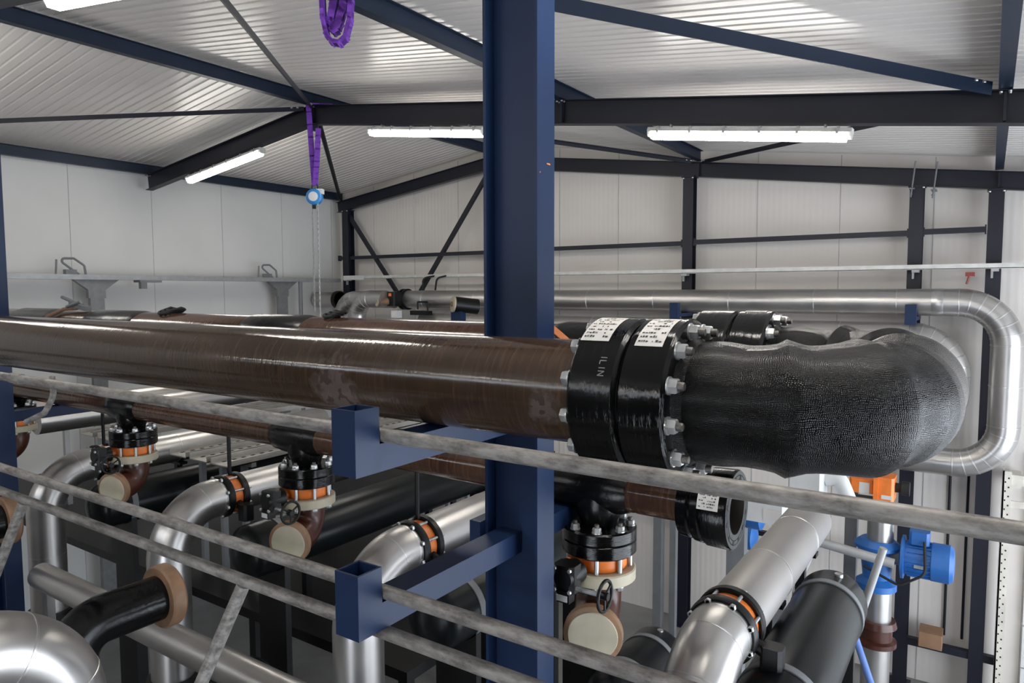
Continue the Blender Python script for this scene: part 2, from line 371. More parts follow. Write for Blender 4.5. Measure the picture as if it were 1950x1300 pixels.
# right wall with a tall open doorway, front wall with a window band
mb = MB(); mb.box(XR, XR + .3, YF, .6, FLOOR, zroof(XR) + .1); mb.box(XR, XR + .3, 12.4, YB, FLOOR, zroof(XR) + .1); mb.box(XR, XR + .3, .6, 12.4, -.1, zroof(XR) + .1)
structure('wall_right', mb, M['wall_dark'])
mb = MB(); mb.box(XL, XR, YF - .3, YF, -2.8, 1.15); mb.box(XL, -2.3, YF - .3, YF, FLOOR, -2.8); mb.box(1.3, XR, YF - .3, YF, FLOOR, -2.8); mb.box(XL, -13.5, YF - .3, YF, 1.15, 1.95); mb.box(.5, XR, YF - .3, YF, 1.15, zroof(XR) + .1)
mb.extrude([Vector((XL, YF - .3, 1.95)), Vector((.5, YF - .3, 1.95)), Vector((.5, YF - .3, zroof(.5) + .1)), Vector((RIDGE, YF - .3, zroof(RIDGE) + .1)), Vector((XL, YF - .3, zroof(XL) + .1))], (0, .3, 0))
structure('wall_front', mb, M['wall_dark'])
mb = MB()
for i in range(8): mb.box(-13.5 + 2 * i - .03, -13.5 + 2 * i + .03, YF - .2, YF - .12, 1.15, 1.95)
mb.box(-13.5, .5, YF - .2, YF - .1, 1.13, 1.19); mb.box(-13.5, .5, YF - .2, YF - .1, 1.91, 1.97)
structure('window_1', mb, M['white'])
mb = MB(); mb.box(XR - .05, XR + .35, .5, .6, FLOOR, -.1); mb.box(XR - .05, XR + .35, 12.4, 12.5, FLOOR, -.1); mb.box(XR - .05, XR + .35, .5, 12.5, -.1, 0)
structure('door_1', mb, M['grey'])
mb = MB(); mb.box(-2.4, -2.3, YF - .35, YF + .05, FLOOR, -2.7); mb.box(1.3, 1.4, YF - .35, YF + .05, FLOOR, -2.7); mb.box(-2.3, 1.3, YF - .35, YF + .05, -2.8, -2.7)
structure('added_door', mb, M['grey'])  # front doorway added out of view for its low reflection on the bend
# sectional door in the back wall, right of the last column
mb = MB()
for i in range(6):
    z0 = FLOOR + i * .68; mb.box(.62, 5.0, YB - .10, YB - .03, z0 + .01, z0 + .67)
    for j in (.2, .45): mb.box(.62, 5.0, YB - .112, YB - .10, z0 + j - .02, z0 + j + .02)
d2 = structure('door_2', mb, M['white'])
# ------------------------------------------------------------------ roof steel
def rafter(side, y, label, h=.30, b=.15):
    x1 = -14.42 if side < 0 else XR - .1
    o = Vector((RIDGE, y, zbot(RIDGE)))
    t = thing('roof_rafter', label, 'rafter', o, 'roof rafters')
    m = MB(); s = -1 if side < 0 else 1
    m.ibeam((RIDGE, y, zbot(RIDGE) + h / 2), (x1, y, zbot(x1) + h / 2), (0, 0, 1), h, b); m.build('beam', M['navy'], t)
    m = MB(); xx = (RIDGE + s * 4.75) if side > 0 else None
    m.box(*sorted((RIDGE, RIDGE + s * .018)), y - b / 2, y + b / 2, zbot(RIDGE) - .10, zbot(RIDGE) + h); m.build('ridge_plate', M['navy'], t)
    if side > 0:
        for xs in (RIDGE + 4.75, RIDGE + 9.4):
            m = MB(); m.box(xs - .012, xs + .012, y - b / 2, y - .012, zbot(xs) + .02, zbot(xs) + h - .02); m.build('stiffener', M['navy'], t)
    return t
rafter(-1, Y2, 'dark blue roof rafter rising from the white left wall, a lamp under it')
rafter(1, Y2, 'long dark blue roof rafter crossing the hall behind the tall blue column')
rafter(-1, Y3, 'dark blue gable rafter over the far corner column and V-braces', .27, .13)
rafter(1, Y3, 'long dark blue gable rafter along the top of the ribbed back wall', .27, .13)
rafter(-1, Y1 - .1, 'dark blue rafter sloping left outside the top left frame corner')
rafter(1, Y1 - .1, 'dark blue rafter above the pipes at the upper left picture corner')
def purlin(x, y0, y1, label, h=.19, b=.11):
    z = zbot(x) + .305 + h / 2
    if y1 > 12: z -= .0
    m = MB(); m.ibeam((x, y0, z), (x, y1, z), (0, 0, 1), h, b)
    o = thing('roof_purlin', label, 'purlin', (x, y0, z), 'roof purlins'); m.build('beam', M['steelblue'], o)
    for yy in (y0 + .05, y1 - .05):
        for dx in (-.05, .05):
            for dy in (-.03, .03): m = MB(); m.hexnut((x + dx * .7, yy + dy, z - h / 2 - .02), (0, 0, -1), .014, .014); m.build('bolt', M['zinc'], o)
for x, nm in ((-14.35, 'along the left wall'), (RIDGE, 'at the ridge'), (-4.62, 'right of the ridge'), (.05, 'nearest the right picture edge')):
    purlin(x, Y1 - .02, Y2, 'dark blue roof purlin %s, nearer bay' % nm); purlin(x, Y2, Y3 + .1, 'dark blue roof purlin %s, far bay by the gable' % nm)
def brace(p, q, label, a=.07):
    z = lambda x: zbot(x) + (.30 if a < .1 else .36)
    P, Q = Vector((p[0], p[1], z(p[0]))), Vector((q[0], q[1], z(q[0]))); d = (Q - P).normalized()
    m = MB(); m.angle(P + d * .15, Q - d * .15, (0, 0, 1), a)
    o = thing('wind_brace', label, 'brace', P, 'roof wind braces'); m.build('angle_bar', M['steelblue'] if a > .1 else M['navy'], o)
    for e in (P + d * .25, Q - d * .25):
        for k in (0, .09): m = MB(); m.hexnut(e + d * k + Vector((0, 0, -.005)), (0, 0, -1), .02, .02); m.build('bolt', M['zinc'], o)
brace((RIDGE, Y2), (-4.62, Y1), 'thin roof brace running from the ridge joint up to the top picture edge')
brace((RIDGE, Y2), (-14.35, Y1), 'thin roof brace from the ridge joint across to the left picture edge')
brace((RIDGE, Y2), (-14.35, Y3), 'thin roof brace from the ridge joint down to the far corner')
brace((RIDGE, Y2), (-4.62, Y3), 'thin roof brace behind the tall column meeting the gable rafter')
brace((.05, Y2), (-4.62, Y1), 'long dark blue roof brace across the upper right ceiling', .12)
brace((.05, Y2), (-4.62, Y3), 'short-looking roof brace above the right lamp, behind the long rafter')
# gable columns
def gable_column(x, label, h=.2, b=.2):
    t = thing('gable_column', label, 'column', (x, Y3, FLOOR), 'gable wall columns')
    m = MB(); m.ibeam((x, Y3, FLOOR), (x, Y3, zbot(x) - .02), (0, 1, 0), h, b); m.build('shaft', M['navy'], t)
    m = MB(); m.box(x - .12, x + .12, Y3 - .13, Y3 + .13, zbot(x) - .025, zbot(x)); m.build('cap_plate', M['navy'], t)
    m = MB(); m.box(x - .16, x + .16, Y3 - .16, Y3 + .16, FLOOR, FLOOR + .03); m.build('base_plate', M['navy'], t)
    for dx in (-.09, .09): m = MB(); m.hexnut((x + dx, Y3 - .11, zbot(x) - .03), (0, 0, -1), .018, .018); m.build('bolt', M['zinc'], t)
    return t
gable_column(-14.05, 'dark blue corner column where the two white walls meet', .22, .22)
gable_column(-9.4, 'dark blue gable column hidden behind the tall near column')
gc = gable_column(-4.78, 'dark blue gable column between the tall near column and the pipe bend')
gc2 = gable_column(-1.02, 'dark blue gable column with hook rods gripping its rafter')
gable_column(.03, 'rightmost dark blue gable column by the perforated track')
# hook rods on the rafter above the second last column
m = MB()
for dx in (-.13, .17):
    x = -1.02 + dx; m.rod((x + .05, Y3 - .15, zbot(x) - .2), (x + .1, Y3 - .15, zbot(x) + .36), .012, 8); m.hexnut((x + .05, Y3 - .15, zbot(x) - .16), (0, 0, 1), .022, .02); m.box(x + .02, x + .1, Y3 - .17, Y3 + .1, zbot(x) - .075, zbot(x) - .06)
m.build('hook_rod', M['grey'], gc2)
def girt(x0, x1, z, label, a=.085):
    m = MB(); m.rect((x0, Y3 - .03, z), (x1, Y3 - .03, z), (0, 0, 1), .1, a)
    o = thing('wall_girt', label, 'girt', (x0, Y3, z), 'gable wall girts'); m.build('rail', M['navy'], o)
    m = MB()
    for xx in (x0, x1): m.box(xx - .01, xx + .01, Y3 - .09, Y3 + .03, z - .07, z + .07)
    m.build('end_cleat', M['navy'], o)
girt(-14.35, -9.52, .87, 'dark blue wall girt crossing the V-braces left of the tall column')
girt(-9.28, -4.9, .89, 'dark blue wall girt just right of the tall near column')
girt(-4.66, -1.13, .905, 'dark blue wall girt in the wide bay of the back wall')
girt(-.91, -.09, .915, 'short dark blue wall girt in the narrow bay at the right')
girt(-4.66, -1.13, -4.45, 'dark lower wall girt behind the pipe rods, low on the back wall')
girt(-1.9, .3, -5.8, 'lowest dark wall girt carrying the brown block', .12)
girt(-9.28, -4.9, -4.3, 'dark lower wall girt left of the paired grey posts')
def vbrace(x0, z0, x1, z1, label):
    m = MB(); m.angle((x0, Y3 - .06, z0), (x1, Y3 - .06, z1), (0, -1, 0), .085)
    solid('wall_brace', m, M['navy'], label, 'brace', (x0, Y3 - .06, z0), 'V-braces on the gable wall')
vbrace(-13.95, 2.0, -12.0, -.35, 'left arm of the dark V-brace on the gable wall')
vbrace(-9.5, 2.55, -11.75, -.35, 'right arm of the dark V-brace on the gable wall')
m = MB(); m.box(.27, .38, YB - .5, YB - .45, FLOOR, -2.75); m.box(.27, .29, YB - .5, YB - .1, FLOOR, -2.75); m.cur = 1
z = -2.85
while z > FLOOR + .1:
    m.box(.335, .355, YB - .502, YB - .499, z - .012, z + .012); m.box(.295, .312, YB - .502, YB - .499, z - .075, z - .051); z -= .14
m.cur = 0; m.box(.38, .62, YB - .47, YB - .43, -2.96, -2.8); m.box(.38, .62, YB - .47, YB - .43, -3.3, -3.2); m.box(.36, .5, YB - .43, YB - .1, -3.0, -2.8); m.box(.36, .5, YB - .43, YB - .1, FLOOR, FLOOR + .1)
solid('door_track', m, [M['cream'], M['hole']], 'cream perforated upright track beside the white sectional door', 'door track', (.3, YB - .45, FLOOR))

# ------------------------------------------------------------------ fluorescent lamps
def lamp(x0, x1, y, drop, label, hide_left=False):
    zc = lambda x: zbot(x) - drop
    mid = ((x0 + x1) / 2, y, zc((x0 + x1) / 2)); t = thing('fluorescent_lamp', label, 'lamp', mid, 'strip lamps under the rafters')
    d = (Vector((x1, y, zc(x1))) - Vector((x0, y, zc(x0)))).normalized(); P0, P1 = Vector((x0, y, zc(x0))), Vector((x1, y, zc(x1)))
    up = Vector((0, 0, 1)); up = (up - d * up.dot(d)).normalized()
    m = MB(); m.prof(P0, P1, up, [(-.075, .0), (-.06, .045), (.06, .045), (.075, .0)]); m.build('housing', M['lamp_body'], t)
    m = MB(); m.prof(P0 + d * .05, P1 - d * .05, up, [(-.07, -.002), (-.066, -.045), (-.045, -.085), (.045, -.085), (.066, -.045), (.07, -.002)]); m.build('diffuser', M['lamp'], t)
    for e, sg in ((P0, 1), (P1, -1)):
        m = MB(); m.prof(e, e + d * (sg * .05), up, [(-.06, -.002), (-.056, -.035), (-.03, -.06), (.03, -.06), (.056, -.035), (.06, -.002)]); m.build('end_cap', M['lamp_body'], t)
    for i in range(6):
        e = P0.lerp(P1, .06 + .88 * i / 5); m = MB(); sd = d.cross(up)
        for s in (-1, 1): m.obox(e + sd * s * .078 + up * .01, (d, sd, up), (.014, .006, .03))
        m.obox(e + up * .05, (d, sd, up), (.012, .08, .006)); m.build('clip', M['lightgrey'], t)
    for fr in (.12, .88):
        e = P0.lerp(P1, fr); m = MB(); m.obox(e + up * (.045 + (drop - .045) / 2), (d, d.cross(up), up), (.01, .025, (drop - .045) / 2)); m.build('bracket', M['lightgrey'], t)
    return t
lamp(-8.06, -5.86, Y2, .085, 'white strip lamp under the long rafter, partly hidden by the tall column')
lamp(-3.43, -1.22, Y2, .085, 'white strip lamp under the long rafter at right, fully visible')
lamp(-13.0, -10.7, Y2, .085, 'white strip lamp slung under the sloping left rafter')
lamp(-6.1, -3.9, Y1 - .12, .05, 'large near strip lamp cut off by the top picture edge at left')
lamp(-1.5, .7, Y1 - .12, .085, 'strip lamp under the near rafter, above the picture')
lamp(-12.2, -10.0, Y1 - .12, .085, 'strip lamp under the near left rafter, outside the picture')
rafter(-1, -5.2, 'dark blue rafter behind the camera, left slope')
rafter(1, -5.2, 'dark blue rafter behind the camera, right slope')
for i, x in enumerate((-13.0, -8.6, -4.6, -.8)):
    lamp(x, x + 2.2, -5.2, .085, 'strip lamp behind the camera, number %s from the left wall' % ('one', 'two', 'three', 'four')[i])

# ------------------------------------------------------------------ pipe rack columns
def rack_column(x, label):
    t = thing('pipe_rack_column', label, 'column', (x, 2.795, FLOOR), 'tall blue pipe rack columns')
    m = MB(); m.ibeam((x, 2.795, FLOOR), (x, 2.795, zbot(x)), (1, 0, 0), .30, .15, .011, .016); m.build('shaft', M['blue'], t)
    m = MB(); m.box(x - .2, x + .2, 2.6, 3.0, FLOOR, FLOOR + .03); m.build('base_plate', M['blue'], t)
    ax = x - .04                                   # arms sit a little left of the column centre
    for zt in (-.558, -1.156):
        m = MB(); m.box(ax - .06, ax + .06, 1.84, 2.785, zt - .104, zt); m.build('arm', M['blue'], t)
        m = MB()                                   # hollow square upright at the free end
        z0, z1 = zt - .104, zt + .137; a, b_, c_, d_ = ax - .06, ax + .06, 1.72, 1.84; w = .01
        m.box(a, b_, c_, c_ + w, z0, z1); m.box(a, b_, d_ - w, d_, z0, z1); m.box(a, a + w, c_ + w, d_ - w, z0, z1); m.box(b_ - w, b_, c_ + w, d_ - w, z0, z1); m.box(a + w, b_ - w, c_ + w, d_ - w, z0, z0 + w)
        m.build('arm_upright', M['blue'], t)
        m = MB(); m.box(x - .215, x - .152, 2.68, 2.87, zt - .2, zt + .04); m.build('end_plate', M['blue'], t)
        far = 3.95 if zt > -1 else 4.3
        m = MB(); m.box(ax - .06, ax + .06, 2.805, far, zt - .104, zt); m.build('arm', M['blue'], t)
    m = MB(); m.box(ax - .06, ax + .06, 3.83, 3.95, -.557, -.42); m.build('arm_upright', M['blue'], t)
    return t
rc = rack_column(-1.85, 'tall blue steel column in front at picture centre, with pipe arms')
rack_column(-7.84, 'tall blue steel column at the left picture edge')
m = MB()                                        # paint chips on the front column flange
m.box(-1.6995, -1.698, 2.80, 2.83, .575, .582); m.cur = 0
m.box(-1.6995, -1.698, 2.74, 2.746, .53, .536)
m.build('paint_chip', M['orange_strap'], rc)

# ------------------------------------------------------------------ flange with through bolts
def bolt_ring(parent, cx, y, z, rb, n, ph, axis, s=1., stud=True, mat='zinc', name='bolt'):
    """n hex nuts (or heads) with washers on a bolt circle; axis is the outward direction"""
    a = Vector(axis); e1 = Vector((0, 1, 0)) if abs(a.y) < .5 else Vector((1, 0, 0)); e2 = a.cross(e1)
    for i in range(n):
        an = ph + 2 * PI * i / n; p = Vector((cx, y, z)) + (e1 * math.cos(an) + e2 * math.sin(an)) * rb
        m = MB(); m.lathe(p, a, [(0, .033 * s), (.006 * s, .033 * s)], 20); m.hexnut(p + a * .006 * s, a, .029 * s, .03 * s)
        if stud: m.cur = 1; m.lathe(p + a * .03 * s, a, [(0, .016 * s), (.024 * s, .016 * s), (.028 * s, .013 * s)], 12)
        m.build(name, [M[mat], M['stud']], parent)
def big_flange(parent, x0, x1, y, z, r, hub_side):
    m = MB(); t = x1 - x0; e = .012
    pr = [(0, .195), (0, r - e), (e, r), (t - e, r), (t, r - e), (t, .195)]
    m.lathe((x0, y, z), (1, 0, 0), pr, 72, (False, False))
    return m.build('flange', M['flange'], parent)
def sticker(parent, xc, y, z, r, a0, a1, x0, x1, tilt=0.):
    """paper label wrapped on the flange rim (angles measured from -Y upward)"""
    m = MB(); n = 10
    def pt(u, a, rr_): return Vector((u, y - math.cos(a) * rr_, z + math.sin(a) * rr_))
    def patch(u0_, u1_, b0, b1, rr_, k):
        b = len(m.v)
        for i in range(k + 1):
            a = b0 + (b1 - b0) * i / k; m.v.append(pt(u0_ + tilt * i / k, a, rr_)); m.v.append(pt(u1_ + tilt * i / k, a, rr_))
        for i in range(k): m.face((b + 2 * i, b + 2 * i + 1, b + 2 * i + 3, b + 2 * i + 2))
    patch(x0, x1, a0, a1, r + .0015, n); m.cur = 1
    rnd = random.Random(int(x0 * 1000)); w = x1 - x0; h = a1 - a0
    for row in range(8):                              # rows of small print
        bb = a0 + h * (.09 + .108 * row); xx = x0 + w * .08
        while xx < x1 - w * .12:
            ww = w * rnd.uniform(.02, .1)
            if rnd.random() < (.75 if row not in (3, 5) else .35): patch(xx, min(xx + ww, x1 - w * .08), bb, bb + h * rnd.uniform(.025, .055), r + .0025, 1)
            xx += ww + w * .025
    return m.build('label_sticker', [M['paper'], M['ink']], parent)

NY, NZ, NR = 2.272, -.369, .19        # near pipe axis and radius
FY = 3.35                             # far pipe axis
FR = .272
XF = (-1.145, -.972, -.966, -.805)    # flange faces along the run
# near pipe
t = thing('brown_pipe', 'large glossy brown resin pipe in front, running in from the left', 'pipe', (-2.0, NY, NZ))
m = MB(); P = [Vector((x, NY, NZ)) for x in [-14 + i * .5 for i in range(26)]] + [Vector((XF[0] + .02, NY, NZ))]
m.tube(P, NR, 64); pb = m.build('pipe_body', M['near_pipe'], t)
fl = big_flange(t, XF[0], XF[1], NY, NZ, FR, -1)
PH = math.radians(11)
bolt_ring(fl, XF[0], NY, NZ, .238, 12, PI - PH, (-1, 0, 0), .88, False)
sticker(fl, 0, NY, NZ, FR, math.radians(48), math.radians(86), -1.135, -1.03)
# letters scratched into the rim, reading down the flange
def rim_letters(parent, text, x, y, z, r, a_start, hgt, adv):
    S = {'I': [((.5, 0), (.5, 1))], 'L': [((.1, 1), (.1, 0)), ((.1, 0), (.8, 0))], 'N': [((.1, 0), (.1, 1)), ((.1, 1), (.9, 0)), ((.9, 0), (.9, 1))]}
    m = MB(); a = a_start
    for ch in text:
        wch = adv * (.35 if ch == 'I' else .8)
        for (u0_, v0_), (u1_, v1_) in S[ch]:
            if ch == 'I': u0_ = u1_ = .5
            q = []
            for u_, v_ in ((u0_, v0_), (u1_, v1_)):
                aa = a - u_ * wch; q.append(Vector((x + v_ * hgt, y - math.cos(aa) * r, z + math.sin(aa) * r)))
            d = (q[1] - q[0]); nn = Vector((0, -math.cos(a), math.sin(a))); sd = d.normalized().cross(nn)
            m.obox((q[0] + q[1]) / 2, (d, sd, nn), (d.length / 2, .0016, .0012))
        a -= wch + adv * .22
    return m.build('scratched_lettering', M['scratch'], parent)
rim_letters(fl, 'ILIN', -1.035, NY, NZ, FR, math.radians(35), .022, .085)
# U bend
t = thing('black_pipe_bend', 'big black U-shaped resin bend with bulging wrapped joints, at right', 'pipe bend', (-.6, (NY + FY) / 2, NZ))
RB = .37; XO = -.05 - .2 - RB
path = resample(fillet([(XF[3] - .03, NY, NZ), (XO + RB, NY, NZ), (XO + RB, FY, NZ), (XF[3] - .03, FY, NZ)], RB, 22), .018)
S_ = [0]
for a, b in zip(path, path[1:]): S_.append(S_[-1] + (b - a).length)
LT = S_[-1]
def rbend(s):
    s = min(s, LT - s); g = lambda c, w, a: a * math.exp(-((s - c) / w) ** 2)
    st = lambda c, w, a: a / (1 + math.exp(-max(-60, min(60, (s - c) / w))))
    return (.197 + g(.02, .03, -.004) + g(.12, .06, .006) - g(.215, .04, .004) + g(.325, .025, .018) + st(.33, .03, .004) - g(.41, .04, .004)
            + st(.50, .02, .010) + g(.548, .011, .016) - st(.572, .006, .014) - g(.60, .015, .004) + g(.665, .008, .005) - g(.64, .015, .003) + g(.715, .008, .005) + g(.78, .05, .004))
m = MB(); m.tube(path, [rbend(s) for s in S_], 72); m.build('bend_body', M['weave'], t)
for (y, ang) in ((NY, PH), (FY, PH)):
    f = big_flange(t, XF[2], XF[3], y, NZ, FR, 1)
    bolt_ring(f, XF[3], y, NZ, .238, 12, ang, (1, 0, 0), .88)
    sticker(f, 0, y, NZ, FR, math.radians(45 if y == NY else 80), math.radians(86 if y == NY else 112), -.935, -.84)
    m = MB(); m.lathe((XF[3], y, NZ), (1, 0, 0), [(-.005, .23), (.0, .215), (.02, .202), (.05, .193)], 64, (False, False)); m.build('flange_neck', M['weave'], t)
m = MB()
for y in (NY, FY): m.lathe((XF[1] - .002, y, NZ), (1, 0, 0), [(0, .25), (.01, .25)], 48)
m.build('gasket', M['rubber'], t)
# far pipe
t = thing('brown_pipe', 'brown resin pipe behind the column, with black and grey wrapped joints', 'pipe', (-4.0, FY, NZ))
m = MB(); P = [Vector((x, FY, NZ)) for x in [-14 + i * .5 for i in range(25)]] + [Vector((-1.95, FY, NZ))]
m.tube(P, NR, 56); m.build('pipe_body', M['brown'], t)
for a, b, mt in ((-4.62, -3.95, 'black'), (-7.0, -6.15, 'black'), (-8.6, -7.75, 'weave'), (-1.95, XF[0] + .01, 'black')):
    m = MB(); w = .06; m.lathe((a, FY, NZ), (1, 0, 0), [(0, NR + .001), (w, NR + .012), (b - a - w, NR + .012), (b - a, NR + .001)], 56); m.build('joint_wrap', M[mt], t)
f = big_flange(t, XF[0], XF[1], FY, NZ, FR, -1)
bolt_ring(f, XF[0], FY, NZ, .238, 12, PI - PH, (-1, 0, 0), .88, False)
# strap and ring on far pipe by the column
t = thing('orange_strap', 'orange strap with a steel ring lying on the far black pipe, by the column', 'strap', (-1.75, 3.2, -.17))
m = MB()
pth = []
for i in range(9):
    a = math.radians(150 - 10 * i); pth.append(Vector((-1.9 + .022 * i, FY - math.cos(PI - a) * 0 + math.cos(a) * -0, 0)))
A = [Vector((-1.98 + .028 * i, FY - .21 * math.cos(math.radians(62 - 5 * i)), NZ + .212 * math.sin(math.radians(62 - 5 * i)) + .004)) for i in range(9)]
for p, q in zip(A, A[1:]): m.obox((p + q) / 2, (q - p, (0, .85, .5), (0, -.5, .85)), ((q - p).length / 2 + .003, .022, .005))
m.build('webbing', M['orange_strap'], t)
m = MB(); c = A[-1] + Vector((.035, -.005, -.004)); m.tube([c + Vector((math.cos(2 * PI * i / 16) * .05, -.02 * math.sin(2 * PI * i / 16), .035 * math.sin(2 * PI * i / 16))) for i in range(17)], .006, 8); m.build('ring', M['zinc'], t)
# bits on the far pipe
t = thing('toggle_clamp', 'grey lever clamp standing on the far pipe, left end', 'clamp', (-7.3, 3.3, -.15))
m = MB(); m.rod((-7.55, 3.28, -.05), (-7.2, 3.3, -.13), .018, 8); m.obox((-7.25, 3.3, -.135), ((1, 0, -.15), (0, 1, 0), (.15, 0, 1)), (.16, .03, .022)); m.rod((-7.4, 3.25, -.14), (-7.12, 3.25, -.09), .014, 8); m.build('lever', M['grey'], t)
m = MB(); m.tube([Vector((-7.3, 3.3, -.155)), Vector((-7.45, 3.25, -.165)), Vector((-7.62, 3.17, -.235)), Vector((-7.7, 3.14, -.33))], .018, 10); m.build('strap_tail', M['brown_strap'], t)
def ring_on_pipe(x, r, mat, label, n=3, cat='cable coil'):
    m = MB()
    for k in range(n):
        c = Vector((x + .03 * k, FY - .02 + .01 * k, NZ + NR + .02 + .012 * k)); rr_ = r * (1 - .1 * k)
        m.tube([c + Vector((math.cos(2 * PI * i / 20) * rr_, math.sin(2 * PI * i / 20) * rr_ * .8, -.25 * rr_ * abs(math.sin(2 * PI * i / 20)))) for i in range(21)], .011, 8)
    solid('cable_coil', m, M[mat], label, cat, (x, FY, NZ + NR))
ring_on_pipe(-5.75, .1, 'rubber', 'small black cable coil lying on the far pipe, left of the black wrap')
ring_on_pipe(-3.75, .06, 'rubber', 'black cable coil lying on the far pipe below the silver elbows')

# ------------------------------------------------------------------ rails
def rail(z, r, x0, x1, label, y=1.87, coup=()):
    t = thing('guard_rail_tube', label, 'rail', (x0, y, z), 'galvanised rail tubes'); m = MB(); m.tube([Vector((x0 + (x1 - x0) * i / 12, y, z)) for i in range(13)], r, 28); m.build('tube', M['rail'], t)
    for c in coup:
        m = MB(); m.lathe((c - .07, y, z), (1, 0, 0), [(0, r), (.004, r + .006), (.136, r + .006), (.14, r)], 28); m.build('coupling', M['rail'], t)
rail(-.531, .0265, -13, 3.2, 'grey galvanised rail tube running under the big brown pipe', coup=(-4.95,))
rail(-1.129, .0265, -13, 3.2, 'grey lower rail tube resting on the lower blue arm')
rail(-1.287, .0265, -13, 3.2, 'grey lowest rail tube passing under the lower blue arm')
m = MB(); m.tube(fillet([(-4.55, 1.9, -.50), (-4.47, 1.87, -.60), (-4.52, 1.84, -.70), (-4.72, 1.82, -.77)], .05, 5), .017, 10)
solid('strap_end', m, M['rail'], 'loose grey strap end hanging from the rail at left', 'strap', (-4.5, 1.87, -.5))
# sloping grey struts under the lowest rail
for i, (x, dx) in enumerate(((-2.72, -.28), (-4.95, -.3))):
    m = MB(); m.rod((x, 1.87, -1.31), (x + dx, 1.75, -1.95), .03, 14); m.rod((x + dx, 1.75, -1.95), (x + dx * 1.05, 1.75, FLOOR), .03, 14)
    solid('rail_strut', m, M['rail'], ('grey strut sloping down from the lowest rail, left of the blue bracket', 'grey strut sloping down from the lowest rail near the left column')[i], 'strut', (x, 1.87, -1.31), 'rail struts')

# ------------------------------------------------------------------ lower header pipe
HY, HZ, HR = 3.35, -1.051, .105
TX = [-1.70, -4.07, -6.46, -8.95]
t = thing('header_pipe', 'thinner brown header pipe with black tees and an open end flange', 'pipe', (-4, HY, HZ))
m = MB(); P = [Vector((x, HY, HZ)) for x in [-14 + i * .5 for i in range(26)]] + [Vector((-1.15, HY, HZ))]
m.tube(P, HR, 48); m.build('pipe_body', M['brown'], t)
for x in TX:
    m = MB(); w = .235
    m.lathe((x - w - .06, HY, HZ), (1, 0, 0), [(0, HR + .001), (.03, HR + .02), (.12, HR + .028), (w, HR + .032), (2 * w - .12, HR + .028), (2 * w - .03, HR + .02), (2 * w + .02, HR + .001)], 48)
    m.lathe((x, HY, HZ), (0, 0, -1), [(.02, .13), (.09, .135), (.13, .125), (.16, .11), (.19, .1), (.21, .1)], 40)
    te = m.build('tee', M['black'], t)
    m = MB(); m.lathe((x, HY, HZ - .20), (0, 0, -1), [(0, .1), (.0, .192), (.008, .2), (.06, .2), (.066, .194), (.072, .2), (.132, .2), (.14, .192), (.14, .1)], 56); m.build('tee_flange', M['flange'], te)
    bolt_ring(te, x, HY, HZ - .2, .165, 8, math.radians(22.5), (0, 0, 1), .8, True)
m = MB(); EX = -1.215
m.lathe((EX, HY, HZ), (1, 0, 0), [(0, .11), (.0, .165), (.05, .17), (.06, .163), (.075, .178), (.11, .182), (.12, .174), (.135, .19), (.24, .193), (.25, .186), (.25, .168), (.247, .166), (.25, .164), (.25, .148), (.247, .146), (.25, .144), (.25, .118)], 64, (False, False)); ef = m.build('end_flange', M['flange'], t)
m = MB(); m.lathe((EX + .25, HY, HZ), (-1, 0, 0), [(0, .118), (.2, .112), (.2, .0)], 48, (False, False)); m.build('bore', M['bore'], ef)
m = MB()
for i in range(12):
    a = 2 * PI * (i + .4) / 12; m.lathe((EX + .249, HY + .157 * math.cos(a), HZ + .157 * math.sin(a)), (1, 0, 0), [(0, .012), (.002, .012)], 12)
m.build('bolt_hole', M['hole'], ef)
sticker(ef, 0, HY, HZ, .192, math.radians(10), math.radians(48), -1.10, -1.0)
# hanger rail for the rods
m = MB(); m.rect((-13, 3.98, -1.24), (-1.8, 3.98, -1.24), (0, 0, 1), .05, .05)
solid('hanger_rail', m, M['blackpaint'], 'dark hanger rail behind the header pipe holding the valve rods', 'rail', (-4, 3.98, -1.24))

# ------------------------------------------------------------------ butterfly valves and brown drop elbows
BAY = ['right of the tall column', 'left of the blue bracket', 'right of the left column', 'hidden behind the left column']
ZV = HZ - .34
vx = TX[0]
t = thing('butterfly_valve', 'orange butterfly valve with black gearbox ' + BAY[0], 'valve', (vx, HY, ZV), 'orange valves under the header')
m = MB(); m.lathe((vx, HY, ZV), (0, 0, -1), [(0, .11), (0, .146), (.008, .15), (.072, .15), (.08, .146), (.08, .11)], 48); m.tube([Vector((vx - .05, HY - .1, ZV - .06)), Vector((vx - .075, HY - .2, ZV - .06))], [.05, .055], 20); m.build('valve_body', M['orange'], t)
for i in range(8):
    a = math.radians(22.5) + i * PI / 4; m = MB(); m.rod((vx + .165 * math.cos(a), HY + .165 * math.sin(a), ZV + .005), (vx + .165 * math.cos(a), HY + .165 * math.sin(a), ZV - .085), .0125, 12); m.build('stud', M['zinc'], t)
gx, gy, gz = vx - .03, HY - .29, ZV - .06
m = MB(); m.bevbox(gx - .062, gx + .055, gy - .05, gy + .06, gz - .075, gz + .065, .022); m.lathe((gx, gy - .055, gz), (0, 1, 0), [(0, .05), (.14, .066)], 20); m.box(gx - .03, gx + .04, gy - .058, gy, gz - .12, gz - .06); gb = m.build('gearbox', M['blackpaint'], t)
m = MB()
for sx, sz in ((-.045, .05), (.04, .05), (-.045, -.06), (.04, -.06)): m.hexnut((gx + sx, gy - .05, gz + sz), (0, -1, 0), .011, .012)
m.build('screw', M['zinc'], gb)
m = MB(); m.box(gx - .035, gx + .02, gy - .0525, gy - .05, gz - .008, gz + .006); m.build('indicator', M['orange'], gb)
m = MB(); m.box(gx - .032, gx + .03, gy - .0605, gy - .058, gz - .112, gz - .08); m.build('rating_plate', M['white'], gb)
